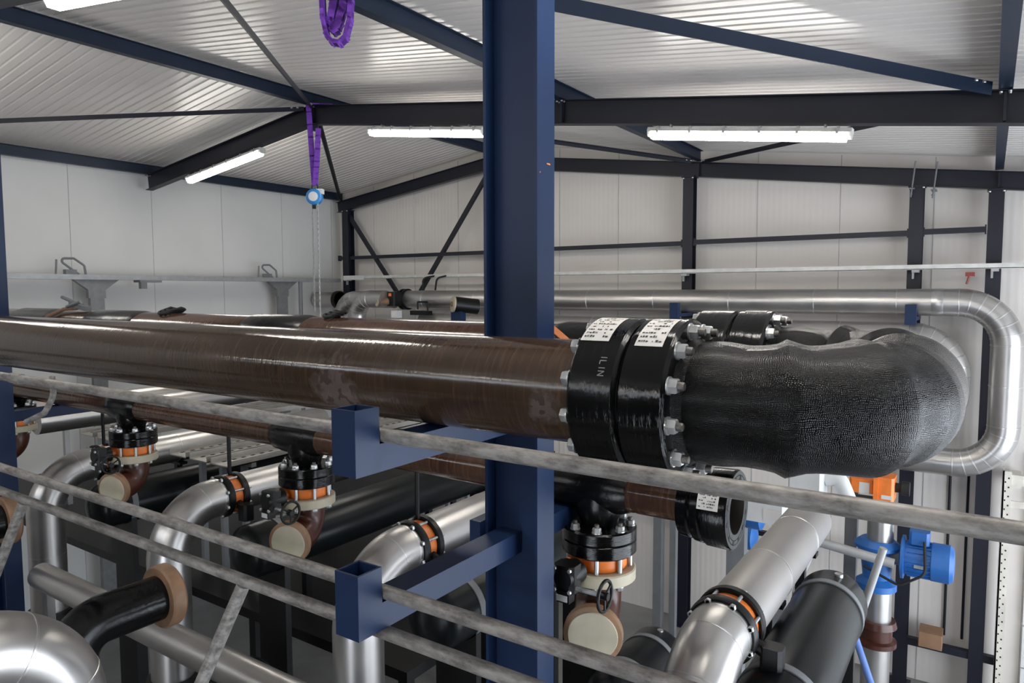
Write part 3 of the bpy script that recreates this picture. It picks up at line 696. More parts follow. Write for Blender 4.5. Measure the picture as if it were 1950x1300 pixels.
m = MB(); m.rod((gx + .04, gy - .01, gz - .05), (gx + .2, gy - .01, gz - .05), .012, 12); m.build('shaft', M['zinc'], t)
m = MB(); wc = Vector((gx + .215, gy - .01, gz - .05))
m.tube([wc + Vector((0, math.cos(2 * PI * i / 28) * .075, math.sin(2 * PI * i / 28) * .075)) for i in range(29)], .009, 10, (False, False)); m.lathe(wc - Vector((.02, 0, 0)), (1, 0, 0), [(0, .02), (.04, .02)], 16)
for i in range(3):
    a = 2 * PI * i / 3 + .5; m.rod(wc, wc + Vector((0, math.cos(a) * .075, math.sin(a) * .075)), .006, 8)
m.build('handwheel', M['blackpaint'], t)
valve0 = t
ZE = ZV - .083
t = thing('drop_elbow', 'short red-brown resin elbow with a pale open flange ' + BAY[0], 'pipe elbow', (vx, HY, ZE), 'brown elbows under the valves')
m = MB(); m.lathe((vx, HY, ZE), (0, 0, -1), [(0, .1), (0, .19), (.006, .197), (.06, .197), (.066, .19), (.066, .1)], 48); tf_ = m.build('top_flange', M['beige'], t)
bolt_ring(tf_, vx, HY, ZE - .066, .165, 8, math.radians(22.5), (0, 0, -1), .7, False)
m = MB(); m.tube(fillet([(vx, HY, ZE - .06), (vx, HY, ZE - .26), (vx + .085, HY - .225, ZE - .27)], .15, 12), .122, 40); m.build('elbow_body', M['redbrown'], t)
m = MB(); DE = Vector((.085, -.225, -.01)).normalized(); PE = Vector((vx, HY, ZE - .26)) + DE * .22; m.lathe(PE, DE, [(0, .1), (0, .14), (.01, .152), (.05, .152), (.055, .145)], 40, (False, True)); of_ = m.build('end_flange', M['tan'], t)
m = MB(); m.lathe(PE + DE * .056, DE, [(0, .128), (.008, .125), (.01, .1)], 40); m.build('end_face', M['beige'], of_)
elbow0 = t
for i in (1, 2, 3):
    dup(valve0, (TX[i] - TX[0], 0, 0), 'orange butterfly valve with black gearbox ' + BAY[i]); dup(elbow0, (TX[i] - TX[0], 0, 0), 'short red-brown resin elbow with a pale open flange ' + BAY[i])

# ------------------------------------------------------------------ silver clad pipes on the lower level
def gores(parent, mt, path, joints, r, w=.012, dr=.005, name='cladding_seam'):
    L = [0]
    for a, b in zip(path, path[1:]): L.append(L[-1] + (b - a).length)
    for j in joints:
        for i in range(len(L) - 1):
            if L[i] <= j <= L[i + 1]:
                f = (j - L[i]) / (L[i + 1] - L[i]); p = path[i].lerp(path[i + 1], f); d = (path[min(i + 2, len(path) - 1)] - path[max(i - 1, 0)]).normalized()
                m = MB(); m.tube([p - d * w, p - d * w * .6, p + d * w * .6, p + d * w], [r * .98, r + dr, r + dr, r * .98], 40); m.build(name, mt, parent); break
SX, SZ, SR, SYV = -1.19, -1.93, .178, 3.96
SB = ['at lower right, its round end behind the rail', 'behind the lower blue bracket', 'below the second tee', 'beside the left column']
def silver_run(k, x, yend, label):
    t = thing('insulated_pipe', label, 'pipe', (x, SYV, SZ), 'silver clad pipes on the lower level')
    m = MB(); yv = SYV - .11; path = fillet([(x, yv, SZ), (x, yv - .5, SZ), (x, yv - .5, SZ - 1.5)], .44, 20); path = [Vector(p) for p in path]
    m.tube(path, SR, 44); arc = .06 + .44 * PI / 2; m.build('elbow_cladding', M['alu'], t)
    gores(t, M['aluseam'], path, [.03] + [.06 + .44 * PI / 2 * (i + .5) / 3 for i in range(3)] + [1.2], SR, .007, .002, name='cladding_seam')
    m = MB(); y0 = SYV + .11; m.lathe((x, y0, SZ), (0, 1, 0), [(0, SR - .01), (.004, SR), (yend - y0 - .09, SR), (yend - y0 - .03, SR * .86), (yend - y0, SR * .55), (yend - y0 + .01, 0)], 48, (True, False)); m.build('straight_cladding', M['matt_alu'] if k == 0 else M['alu'], t)
    gores(t, M['aluseam'], [Vector((x, y0 + i * .1, SZ)) for i in range(int((yend - y0) * 10))], [.75, 1.6], SR, .012, .003, name='cladding_seam')
    m = MB()
    for yy in (SYV + .9, yend - .35): m = MB(); m.rect((x, yy, SZ - SR - .02), (x, yy, ground(x, yy)), (0, 1, 0), .07, .07); m.box(x - .12, x + .12, yy - .05, yy + .05, SZ - SR - .03, SZ - SR); m.build('support_leg', M['blackpaint'], t)
    m = MB(); m.lathe((x, yv - .5, SZ - 1.5), (0, 0, -1), [(0, .22), (.08, .22)], 32); m.lathe((x, yv - .5, SZ - 1.58), (0, 0, -1), [(0, .16), (abs(FLOOR - SZ) - 1.58, .16)], 24); m.build('riser', M['blackpaint'], t)
    return t
def silver_valve(x, label, hang=True):
    t = thing('inline_valve', label, 'valve', (x, SYV, SZ), 'valves in the silver pipes')
    m = MB(); m.lathe((x, SYV - .11, SZ), (0, 1, 0), [(0, .15), (0, .19), (.02, .2), (.055, .2), (.065, .19), (.065, .15)], 40); m.build('near_flange', M['blackpaint'], t)
    m = MB(); m.lathe((x, SYV + .045, SZ), (0, 1, 0), [(0, .15), (0, .19), (.01, .2), (.055, .2), (.065, .19), (.065, .15)], 40); m.build('far_flange', M['blackpaint'], t)
    m = MB(); m.lathe((x, SYV - .045, SZ), (0, 1, 0), [(0, .172), (.09, .172)], 40); m.build('valve_body', M['orange'], t)
    for i in range(8):
        a = math.radians(22.5) + i * PI / 4; p = Vector((x + .182 * math.cos(a), 0, SZ + .182 * math.sin(a))); m = MB(); m.rod((p.x, SYV - .13, p.z), (p.x, SYV + .13, p.z), .011, 8); m.hexnut((p.x, SYV - .11, p.z), (0, -1, 0), .02, .02); m.build('stud', M['zinc'], t)
    m = MB(); m.rod((x + .15, SYV, SZ - .06), (x + .24, SYV, SZ - .1), .04, 14); m.bevbox(x + .2, x + .32, SYV - .05, SYV + .06, SZ - .2, SZ - .05, .02); m.build('gearbox', M['blackpaint'], t)
    m = MB(); m.rod((x, SYV + .02, SZ + .19), (x, SYV + .02, -1.26), .018, 10)
    if hang: m.build('hanger_rod', M['blackpaint'], t)
    return t
SXs = [-1.19, -3.57, -5.95, -8.33]
for i, x in enumerate(SXs):
    silver_run(i, x, 6.3 if i == 0 else 7.2, 'silver clad pipe with an elbow, ' + SB[i])
silver_valve(SXs[0], 'black flanged valve in the silver pipe ' + SB[0], False)
v0 = silver_valve(SXs[1], 'black flanged valve in the silver pipe ' + SB[1])
for i in (2, 3): dup(v0, (SXs[i] - SXs[1], 0, 0), 'black flanged valve in the silver pipe ' + SB[i])
# near silver elbow at lower left
t = thing('insulated_pipe', 'large silver elbow at the lower left picture corner', 'pipe', (-3.62, 1.4, -1.76))
path = fillet([(-3.62, .1, -1.58), (-3.62, 1.5, -1.58), (-3.62, 1.5, -3.2)], .42, 20); m = MB(); m.tube(path, .178, 48); m.build('elbow_cladding', M['alu'], t)
gores(t, M['aluseam'], path, [1.0, 1.2, 1.5, 1.75], .178, .008, .003, name='cladding_seam')
m = MB(); m.rod((-3.62, 1.5, -3.2), (-3.62, 1.5, FLOOR), .15, 24); m.rect((-3.62, .5, -1.76), (-3.62, .5, FLOOR), (0, 1, 0), .07, .07); m.build('riser', M['blackpaint'], t)
# black risers with brown flanges in the middle row
def riser(x, y, z, label):
    t = thing('black_riser', label, 'pipe', (x, y, FLOOR), 'black risers with brown flanges')
    m = MB(); m.tube(fillet([(x, y - .55, FLOOR), (x, y - .55, z), (x, y, z)], .2, 12), .15, 32); m.build('riser_body', M['black'], t)
    m = MB(); m.lathe((x, y, z), (0, 1, 0), [(0, .1), (0, .2), (.012, .212), (.085, .212), (.1, .2), (.1, .09), (.05, .085), (.05, .0)], 40, (False, False)); m.build('open_flange', M['tan'], t)
riser(-4.6, 2.5, -2.07, 'black riser with a brown open flange, left of centre below the rails')
riser(-7.1, 2.5, -2.0, 'black riser with a brown open flange beside the left column')
# black pressure vessels
def vessel(x, y0, y1, z, r, label):
    t = thing('pressure_vessel', label, 'vessel', (x, (y0 + y1) / 2, FLOOR), 'dark vessels under the silver pipes')
    m = MB(); L = y1 - y0; dome = [(r * .55 * (1 - math.cos(a)), r * math.sin(a)) for a in [PI / 2 * i / 6 for i in range(7)]]
    pr = [(q[0], q[1]) for q in dome] + [(L - q[0], q[1]) for q in reversed(dome)]
    m.lathe((x, y0, z), (0, 1, 0), pr, 48, (False, False)); vb = m.build('vessel_body', M['vessel'], t)
    for yy in (y0 + .35, y1 - .4):
        m = MB(); m.lathe((x, yy, z), (0, 1, 0), [(0, r), (0, r + .008), (.06, r + .008), (.06, r)], 48, (False, False)); m.build('band', M['grey'], t)
        m = MB(); m.box(x - r * .8, x + r * .8, yy, yy + .06, max(ground(x, yy), ground(x + r * .8, yy)), z - r * .6); m.build('saddle', M['blackpaint'], t)
    m = MB(); m.lathe((x + .05, y1 - .2, z + r * .92), (0, 0, 1), [(0, .03), (.03, .03)], 16); m.build('vent_plug', M['zinc'], t)
vessel(-.895, 3.62, 5.75, -2.34, .24, 'dark rounded vessel lying beside the silver pipe at lower right')
vessel(-3.2, 3.62, 6.3, -2.34, .24, 'dark rounded vessel behind the tall column, lower level')
vessel(-5.35, 3.62, 7.6, -2.30, .24, 'long dark vessel between the silver pipes left of the tall column')
vessel(-7.96, 3.62, 7.2, -2.34, .24, 'dark vessel low beside the left column')
for i, (x, y0, y1, z) in enumerate(((-2.45, .9, 2.2, -3.0), (-3.05, 2.3, 3.25, -3.3), (-4.9, 3.0, 3.6, -3.3), (-2.7, 5.5, 6.8, -3.75))):
    vessel(x, y0, y1, z, .3, ('dark drum low under the lower blue bracket', 'dark drum under the lower rails, left of the bracket', 'dark drum under the rails, far left of the bracket', 'dark drum low behind the beige flange, right of the tall column')[i])
# perforated cable trays running away below the header
def floor_tray(x, y0, y1, z, w, label):
    m = MB(); m.box(x - w / 2, x + w / 2, y0, y1, z, z + .012); m.box(x - w / 2, x - w / 2 + .012, y0, y1, z, z + .07); m.box(x + w / 2 - .012, x + w / 2, y0, y1, z, z + .07)
    m.cur = 1; yy = y0 + .1
    while yy < y1 - .1:
        for k in range(3): m.box(x - w * .3 + k * w * .3 - .02, x - w * .3 + k * w * .3 + .02, yy, yy + .05, z + .012, z + .0135)
        yy += .12
    m.cur = 2
    for yy in (y0 + .3, y1 - .3): m.rect((x, yy, z), (x, yy, ground(x, yy)), (0, 1, 0), .06, .06); m.box(x - w / 2, x + w / 2, yy - .03, yy + .03, z - .05, z)
    solid('cable_tray', m, [M['grating'], M['hole'], M['grey']], label, 'cable tray', (x, y0, z), 'perforated trays on the lower level')
for i, x in enumerate((-6.75, -7.15, -7.55, -9.2, -9.65)):
    floor_tray(x, 4.4, 9.0, -1.86 - .0 * i, .34, 'perforated grey tray under the header pipe, %s of five from the tall column' % ('first', 'second', 'third', 'fourth', 'fifth')[i])
for i, (x, z, r) in enumerate(((-10.6, -1.75, .17), (-11.6, -1.75, .17))):
    m = MB(); m.tube([Vector((x, 4.2 + .5 * j, z)) for j in range(9)], r, 36); m.rect((x, 5, z - r), (x, 5, ground(x, 5)), (0, 1, 0), .07, .07); m.rect((x, 7.5, z - r), (x, 7.5, ground(x, 7.5)), (0, 1, 0), .07, .07)
    solid('insulated_pipe', m, M['alu'], ('silver pipe far behind the left column, right one', 'silver pipe far behind the left column, left one')[i], 'pipe', (x, 4.2, z))

# ------------------------------------------------------------------ silver pipes along the back wall
BY = 12.55
t = thing('insulated_pipe', 'long silver clad pipe along the back wall with a loop down at right', 'pipe', (-5, BY, -.195))
path = fillet([(-11.6, BY, -.195), (.24, BY, -.195), (.24, BY, -2.63), (-2.4, BY, -2.63)], .62, 22); m = MB(); m.tube(path, .208, 48); m.build('cladding', M['alu'], t)
L0 = 11.84 - .62; A_ = .62 * PI / 2; L1 = L0 + A_; L2 = L1 + 2.435 - 1.24
js = [.7, 2.2, 3.6, 5.0, 6.4, 7.8, 9.2, 10.4] + [L0 + A_ * i / 7 for i in range(8)] + [L1 + .6] + [L2 + A_ * i / 7 for i in range(8)] + [L2 + A_ + .9]
gores(t, M['aluseam'], path, js, .208, .014, .004, name='cladding_seam')
gores(t, M['aluseam'], path, [10.95], .209, .09, .006, name='repair_sleeve')
t = thing('insulated_pipe', 'lower silver pipe along the back wall ending in an elbow behind the black bend', 'pipe', (-5, BY, -.7))
path = fillet([(-11.0, BY, -.72), (-.40, BY, -.72), (-.40, BY, -2.05), (-2.2, BY, -2.05)], [.6, .5], 20); m = MB(); m.tube(path, .21, 44); m.build('cladding', M['matt_alu'], t)
L0 = 10.6 - .6; gores(t, M['aluseam'], path, [1.5, 3., 4.5, 6., 7.5, 9.] + [L0 + .6 * PI / 2 * i / 7 for i in range(8)], .21, .014, .004, name='cladding_seam')
# support brackets on the gable columns
for i, (x, nm) in enumerate(((-4.62, 'blue pipe support post behind the far flange'), (-.96, 'blue pipe support post in front of the silver pipe at right'))):
    t = thing('support_bracket', nm, 'bracket', (x, 12.0, -.45), 'blue supports for the back wall pipes')
    m = MB(); m.box(x - .06, x + .06, 12.0, 13.0, -.47, -.41); m.build('arm', M['blue'], t)
    m = MB(); m.box(x - .075, x + .075, 11.93, 12.05, -.52, -.22); m.build('upright', M['blue'], t)
# left end: valve, elbows, stub
t = thing('wafer_valve', 'small black valve with an orange spot at the left end of the back wall pipe', 'valve', (-11.5, BY, -.2))
m = MB(); m.lathe((-11.62, BY, -.195), (1, 0, 0), [(0, .25), (.05, .25), (.06, .2), (.1, .2), (.11, .25), (.16, .25)], 32); m.build('flange', M['blackpaint'], t)
m = MB(); m.bevbox(-11.66, -11.4, 12.0, 12.3, -.35, -.02, .03); m.rod((-11.53, 12.2, -.2), (-11.53, 12.5, -.2), .05, 12); m.build('gearbox', M['blackpaint'], t)
m = MB(); m.box(-11.56, -11.48, 11.985, 12.0, -.12, -.05); m.build('indicator', M['orange'], t)
m = MB(); m.box(-11.5, -11.3, 12.0, 12.15, -.62, -.45); m.build('tag_plate', M['white'], t)
for i, x in enumerate((-13.4, -12.55)):
    t = thing('insulated_pipe', ('left one of the two small silver elbows in the far corner', 'right one of the two small silver elbows in the far corner')[i], 'pipe elbow', (x, 12.2, -.2), 'silver elbows in the far corner')
    y = 12.25 - .3 * i; path = fillet([(-11.62, y, -.2 + .02 * i), (x, y, -.2 + .02 * i), (x, y, -2.2)], .45, 14); m = MB(); m.tube(path, .2, 36); m.build('cladding', M['alu'], t)
    Lq = abs(x + 11.62) - .45; gores(t, M['aluseam'], path, [Lq + .45 * PI / 2 * q / 4 for q in range(5)], .2, .014, .004, name='cladding_seam')
m = MB(); m.rod((-14.6, 12.5, -.22), (-13.75, 12.5, -.22), .2, 32); m.cur = 1; m.lathe((-13.85, 12.5, -.22), (1, 0, 0), [(0, .23), (.1, .23)], 32)
solid('pipe_stub', m, [M['alu'], M['blackpaint']], 'short silver pipe stub with black rim in the far corner', 'pipe', (-14, 12.5, -.2))
t = thing('capped_pipe_stub', 'dark capped pipe stub with a pale round end left of the tall column', 'pipe', (-9.2, 11.6, -.27))
m = MB(); m.rod((-9.15, 11.4, -.27), (-8.86, 11.82, -.33), .16, 28); m.build('stub_body', M['blackpaint'], t)
m = MB(); m.lathe((-9.15, 11.4, -.27), (-.55, -.8, .1), [(0, .17), (.03, .17), (.035, .15)], 28); m.build('end_cap', M['beige'], t)
m = MB(); m.lathe((-9.17, 11.37, -.27), (-.55, -.8, .1), [(0, .05), (.03, .05)], 16); m.build('plug', M['tan'], t)
m = MB(); m.box(-9.25, -9.0, 11.42, 11.6, -.62, -.42); m.rect((-9.12, 11.5, -.6), (-9.12, 11.5, ground(-9.12, 11.5)), (0, 1, 0), .08, .08); m.build('foot', M['blue'], t)
t = thing('drain_cock', 'tan capped branch on the small valve in the far corner', 'valve', (-11.6, 12.0, -.25))
m = MB(); m.rod((-11.72, 11.78, -.26), (-11.62, 12.02, -.24), .085, 20); m.build('branch', M['tan'], t)
m = MB(); m.lathe((-11.72, 11.78, -.26), (-.15, -.32, 0), [(0, .095), (.02, .095)], 20); m.build('cap', M['beige'], t)
for i, x in enumerate((-11.1, -10.75)):
    m = MB(); s = -1 if i else 1; m.tube(fillet([(x, 12.7, .02), (x - .05 * s, 12.7, .3), (x + .25, 12.85, .36)], .12, 6), .022, 8)
    solid('cable', m, M['rubber'], ('left one of two black cables looping from the back wall pipe to the tray', 'right one of two black cables looping from the back wall pipe to the tray')[i], 'cable', (x, 12.7, 0), 'black cables over the back wall pipe')
m = MB(); m.rod((-10.9, 12.25, -.42), (-10.9, 12.25, -.25), .02, 8); m.rod((-10.9, 12.25, -.25), (-10.6, 12.25, -.25), .02, 8); m.rod((-10.6, 12.25, -.25), (-10.6, 12.25, -.5), .02, 8); m.box(-11.05, -10.55, 12.15, 12.35, -.55, -.45)
solid('pipe_hanger', m, M['blackpaint'], 'small black pipe hanger below the back wall pipe, left of the tall column', 'hanger', (-10.8, 12.25, -.5))

# ------------------------------------------------------------------ cable trays on the walls
t = thing('wall_tray', 'grey cable tray along the white left wall on T-shaped brackets', 'cable tray', (-14.2, 8, .25))
m = MB(); m.box(-14.45, -14.15, 1.0, 12.9, .235, .25); m.box(-14.16, -14.15, 1.0, 12.9, .25, .33); m.box(-14.45, -14.44, 1.0, 12.9, .25, .33); m.build('tray', M['tray'], t)
for y in (6.8, 11.12, 2.6):
    m = MB(); m.extrude([Vector((-14.32, y - .42, .235)), Vector((-14.32, y - .16, .04)), Vector((-14.32, y - .16, -.12)), Vector((-14.32, y + .16, -.12)), Vector((-14.32, y + .16, .04)), Vector((-14.32, y + .42, .235))], (.1, 0, 0)); m.rect((-14.27, y, -.1), (-14.27, y, FLOOR), (0, 1, 0), .1, .26); m.build('bracket', M['bracket_grey'], t)
m = MB(); m.rod((-14.2, 11.62, .235), (-14.2, 11.62, FLOOR), .05, 12); m.build('conduit', M['grey'], t)
m = MB(); m.box(-14.4, -14.15, 7.6, 8.05, .19, .235); m.box(-14.25, -14.15, 7.62, 7.74, .06, .19); m.build('clamp', M['grey'], t)
def light_bracket(y, label):
    m = MB(); x = -14.25
    m.tube(fillet([(x, y + .2, .33), (x, y - .18, .62), (x, y + .12, .63), (x, y + .3, .5), (x, y + .32, .33)], .05, 4), .022, 8); m.box(x - .06, x + .06, y - .05, y + .14, .33, .42); m.rod((x, y - .2, .33), (x, y - .18, .6), .018, 8)
    solid('floodlight', m, M['grey'], label, 'bracket', (x, y, .33), 'wire brackets on the left wall tray')
light_bracket(6.3, 'small grey wire bracket on the left wall tray, nearer the left picture edge')
light_bracket(10.65, 'small grey wire bracket on the left wall tray, nearer the far corner')
t = thing('wall_tray', 'pale thin cable tray along the ribbed back wall in front of the columns', 'cable tray', (-5, 12.9, .34))
m = MB(); m.box(-13.9, XR - .1, 12.82, 12.96, .315, .325); m.box(-13.9, XR - .1, 12.82, 12.832, .31, .39); m.build('tray', M['tray_light'], t)
for x in (-13.9, -9.4, -4.78, -.99, .05):
    m = MB(); m.box(x - .05, x + .05, 12.83, 13.0, .27, .315); m.box(x - .05, x - .02, 12.9, 12.95, .17, .3); m.build('bracket', M['lightgrey'], t)
m = MB(); m.box(-13.95, -13.2, 12.805, 12.82, .29, .40); m.build('cover_plate', M['white'], t)
m = MB(); m.box(-.32, -.2, 12.75, 12.95, .2, .26); m.rod((-.27, 12.8, .2), (-.3, 12.8, .08), .015, 8)
solid('pull_switch', m, M['red'], 'small red and black switch hanging from the back tray by the last column', 'switch', (-.27, 12.8, .2))

# ------------------------------------------------------------------ slings and hoist
def strap(m, path, w, th, side=(0, 1, 0)):
    side = Vector(side)
    for p, q in zip(path, path[1:]):
        d = (q - p); 
        if d.length < 1e-6: continue
        sd = (side - d.normalized() * side.dot(d.normalized())).normalized(); m.obox((p + q) / 2, (d, sd, d.cross(sd)), (d.length / 2 + th * .6, w / 2, th / 2))
t = thing('lifting_sling', 'purple webbing sling looped at the top picture edge', 'sling', (-4.62, 4.23, 2.8), 'purple lifting slings')
sx, sy = -4.62, 4.23; v1 = Vector((.83, .56, 0)); v2 = Vector((-.56, .83, 0))
zp = zbot(sx) + .30
def P3(a, z, o=0): return Vector((sx, sy, z)) + v1 * a + v2 * o
m = MB(); pts = [P3(-.10, zp + .165), P3(-.12, 2.45), P3(-.115, 2.28), P3(-.085, 2.14), P3(-.04, 2.085), P3(.02, 2.075), P3(.07, 2.12), P3(.108, 2.26), P3(.12, 2.42), P3(.10, zp + .165)]
strap(m, resample(pts, .03), .10, .035, v2); m.build('outer_loop', M['purple'], t)
m = MB(); pts = [P3(.05, zp + .165, .04), P3(.075, 2.55, .04), P3(.045, 2.38, .04), P3(.0, 2.24, .04), P3(-.03, 2.2, .04), P3(-.06, 2.27, .04), P3(-.03, 2.42, .04), P3(.03, 2.6, .04), P3(.02, zp + .165, .04)]
strap(m, resample(pts, .03), .09, .06, v2); m.build('inner_fold', M['purple'], t)
m = MB(); m.box(sx - .07, sx + .07, sy - .04, sy + .04, zp + .17, zp + .195); m.build('hitch', M['purple'], t)
t = thing('lifting_sling', 'purple webbing sling hanging from the ridge joint with the hoist', 'sling', (-9.25, 7.86, 2.7), 'purple lifting slings')
hx, hy = -9.22, 7.88
m = MB(); strap(m, resample([Vector((hx - .10, hy, 3.02)), Vector((hx - .05, hy, 2.3)), Vector((hx - .0, hy, 1.74))], .1), .085, .02, v1); m.build('left_leg', M['purple'], t)
m = MB(); strap(m, resample([Vector((hx + .10, hy + .02, 2.62)), Vector((hx + .07, hy + .01, 2.2)), Vector((hx + .02, hy, 1.74))], .1), .085, .02, v1); m.build('right_leg', M['purple'], t)
m = MB(); m.obox((hx + .03, hy + .13, 3.045), ((.72, .69, 0), (-.69, .72, 0), (0, 0, 1)), (.2, .045, .01)); m.build('hitch', M['purple'], t)
t = thing('chain_hoist', 'small blue and white chain hoist hanging from the purple sling', 'hoist', (hx, hy, 1.55))
m = MB(); m.tube([Vector((hx, hy, 1.70)) + Vector((math.cos(2 * PI * i / 16) * .05, math.cos(2 * PI * i / 16) * .02, math.sin(2 * PI * i / 16) * .065)) for i in range(17)], .016, 8); m.build('hook', M['blackpaint'], t)
ax = Vector((.5, -.85, 0)); cc = Vector((hx, hy, 1.54))
m = MB(); m.lathe(cc - ax * .07, ax, [(0, .08), (.01, .125), (.12, .13), (.14, .11), (.145, .08)], 28); m.build('body', M['hoist_blue'], t)
m = MB(); m.lathe(cc + ax * .075, ax, [(0, .08), (.012, .075), (.016, .05)], 24); m.obox(cc + Vector((.05, .03, .085)), ((1, .5, 0), (-.5, 1, 0), (0, 0, 1)), (.085, .05, .04)); m.build('cover', M['white'], t)
m = MB(); m.rod(cc - Vector((0.02, 0, .12)), cc - Vector((.02, 0, .19)), .03, 10); m.build('chain_guide', M['blackpaint'], t)
for dx, z1 in ((-.06, -.3), (.07, -.4)):
    m = MB(); z = 1.42
    i = 0
    while z > z1:
        m.obox((hx + dx, hy, z), ((1, 0, 0), (0, 1, 0), (0, 0, 1)), (.012, .005, .028) if i % 2 else (.005, .012, .028)); z -= .045; i += 1
    m.build('chain', M['lightgrey'], t)

# ------------------------------------------------------------------ pumps, actuator and posts at lower right
PY = 10.0
t = thing('vertical_pump', 'upright silver pump column with blue flanges and orange actuator on top', 'pump', (-1.08, PY, FLOOR))
m = MB(); m.rod((-1.05, PY, -2.72), (-1.05, PY, -3.2), .155, 32); m.build('upper_barrel', M['alu'], t)
m = MB(); m.lathe((-1.08, PY, -3.2), (0, 0, -1), [(0, .2), (.06, .27), (.1, .27), (.14, .2), (.5, .16), (.56, .24), (.64, .24)], 32); m.build('blue_flange', M['sky_blue'], t)
m = MB(); m.rod((-1.06, PY, -3.84), (-1.06, PY, -4.25), .17, 32); m.build('lower_barrel', M['alu'], t)
m = MB(); m.lathe((-1.06, PY, -4.25), (0, 0, -1), [(0, .22), (.08, .24), (.1, .19), (.25, .19), (.27, .24), (.33, .24)], 32); m.build('rust_flange', M['redbrown'], t)
m = MB(); m.rod((-1.06, PY, -4.58), (-1.06, PY, FLOOR), .17, 32); m.build('foot_barrel', M['alu'], t)
m = MB(); m.bevbox(-1.12, -.9, PY - .16, PY + .16, -2.66, -2.36, .03); m.bevbox(-1.42, -1.12, PY - .12, PY + .12, -2.60, -2.42, .03); m.box(-1.13, -1.08, PY - .18, PY + .18, -2.70, -2.34); ac = m.build('actuator', M['orange'], t)
m = MB(); m.box(-1.30, -1.18, PY - .124, PY - .12, -2.6, -2.46); m.box(-1.04, -.92, PY - .164, PY - .16, -2.63, -2.58); m.build('label_sticker', M['paper'], ac)
m = MB(); m.lathe((-.9, PY, -2.5), (1, 0, 0), [(0, .06), (.06, .06), (.07, .09), (.16, .09)], 20); m.build('actuator_cap', M['rubber'], t)
m = MB(); m.box(-1.35, -.95, PY - .1, PY + .1, -2.78, -2.68); m.build('yoke', M['blackpaint'], t)
t = thing('electric_motor', 'bright blue electric motor lying behind the rail at lower right', 'motor', (-.5, PY, -3.37))
m = MB(); m.lathe((-.82, PY, -3.37), (1, 0, 0), [(0, .16), (.02, .27), (.05, .27), (.06, .21), (.34, .21)], 36); m.build('motor_body', M['sky_blue'], t)
m = MB()
for i in range(20):
    a = 2 * PI * i / 20; e = Vector((0, math.cos(a), math.sin(a))); m.obox(Vector((-.59, PY, -3.37)) + e * .215, ((1, 0, 0), e.cross((1, 0, 0)), e), (.14, .006, .014))
m.build('cooling_fin', M['sky_blue'], t)['kind'] = 'stuff'
m = MB(); m.lathe((-.48, PY, -3.37), (1, 0, 0), [(0, .225), (.01, .235), (.2, .235), (.24, .2), (.25, .1)], 36); m.build('fan_cowl', M['sky_blue'], t)
m = MB(); m.bevbox(-.72, -.5, PY - .12, PY + .1, -3.16, -3.0, .03); m.build('terminal_box', M['sky_blue'], t)
m = MB(); m.box(-.65, -.55, PY - .222, PY - .219, -3.42, -3.37); m.build('rating_plate', M['lightgrey'], t)
m = MB(); m.rod((-.82, PY, -3.37), (-1.0, PY, -3.37), .12, 20); m.build('mount', M['grey'], t)
m = MB(); m.tube(fillet([(-.55, PY - .14, -3.1), (-.52, PY - .3, -3.45), (-.8, PY - .3, -3.65), (-1.2, PY - .25, -3.5)], .12, 6), .016, 8)
solid('cable', m, M['rubber'], 'black cable looping from the blue motor to the pump column', 'cable', (-.55, PY, -3.1))
def blue_pump(x, y, z, label):
    t = thing('small_pump', label, 'pump', (x, y, FLOOR)); m = MB(); m.lathe((x - .25, y, z), (1, 0, 0), [(0, .1), (.02, .15), (.3, .15), (.34, .17), (.5, .17), (.54, .08)], 28); m.build('pump_motor', M['sky_blue'], t)
    m = MB(); m.box(x - .12, x + .06, y - .08, y + .08, z + .14, z + .24); m.build('terminal_box', M['sky_blue'], t)
    m = MB(); m.rect((x, y, z - .14), (x, y, FLOOR), (0, 1, 0), .14, .14); m.build('pedestal', M['grey'], t)
blue_pump(-2.35, 8.3, -2.62, 'small blue pump just right of the open end flange, upper one')
blue_pump(-2.6, 8.9, -3.1, 'small blue pump just right of the open end flange, lower one')
m = MB(); m.rect((-1.43, 10.3, -2.7), (-1.43, 10.3, FLOOR), (0, 1, 0), .15, .15); solid('support_post', m, M['grey'], 'grey post left of the silver pump column', 'post', (-1.43, 10.3, FLOOR), 'grey posts at lower right')
m = MB(); m.rect((-4.3, 10.6, -3.2), (-4.3, 10.6, FLOOR), (0, 1, 0), .14, .14); m.rect((-4.05, 10.6, -3.2), (-4.05, 10.6, FLOOR), (0, 1, 0), .1, .1); m.rect((-4.4, 10.6, -3.2), (-3.95, 10.6, -3.2), (0, 0, 1), .14, .06)
solid('support_post', m, M['grey'], 'paired grey posts below the open end flange', 'post', (-4.2, 10.6, FLOOR), 'grey posts at lower right')
m = MB(); m.rod((-2.3, 9.6, -3.18), (-.85, 9.6, -3.35), .06, 14); m.rect((-2.3, 9.6, -3.2), (-2.3, 9.6, FLOOR), (0, 1, 0), .06, .06); solid('cross_pipe', m, M['lightgrey'], 'grey level pipe passing in front of the grey post to the pump', 'pipe', (-2.3, 9.6, -3.2))
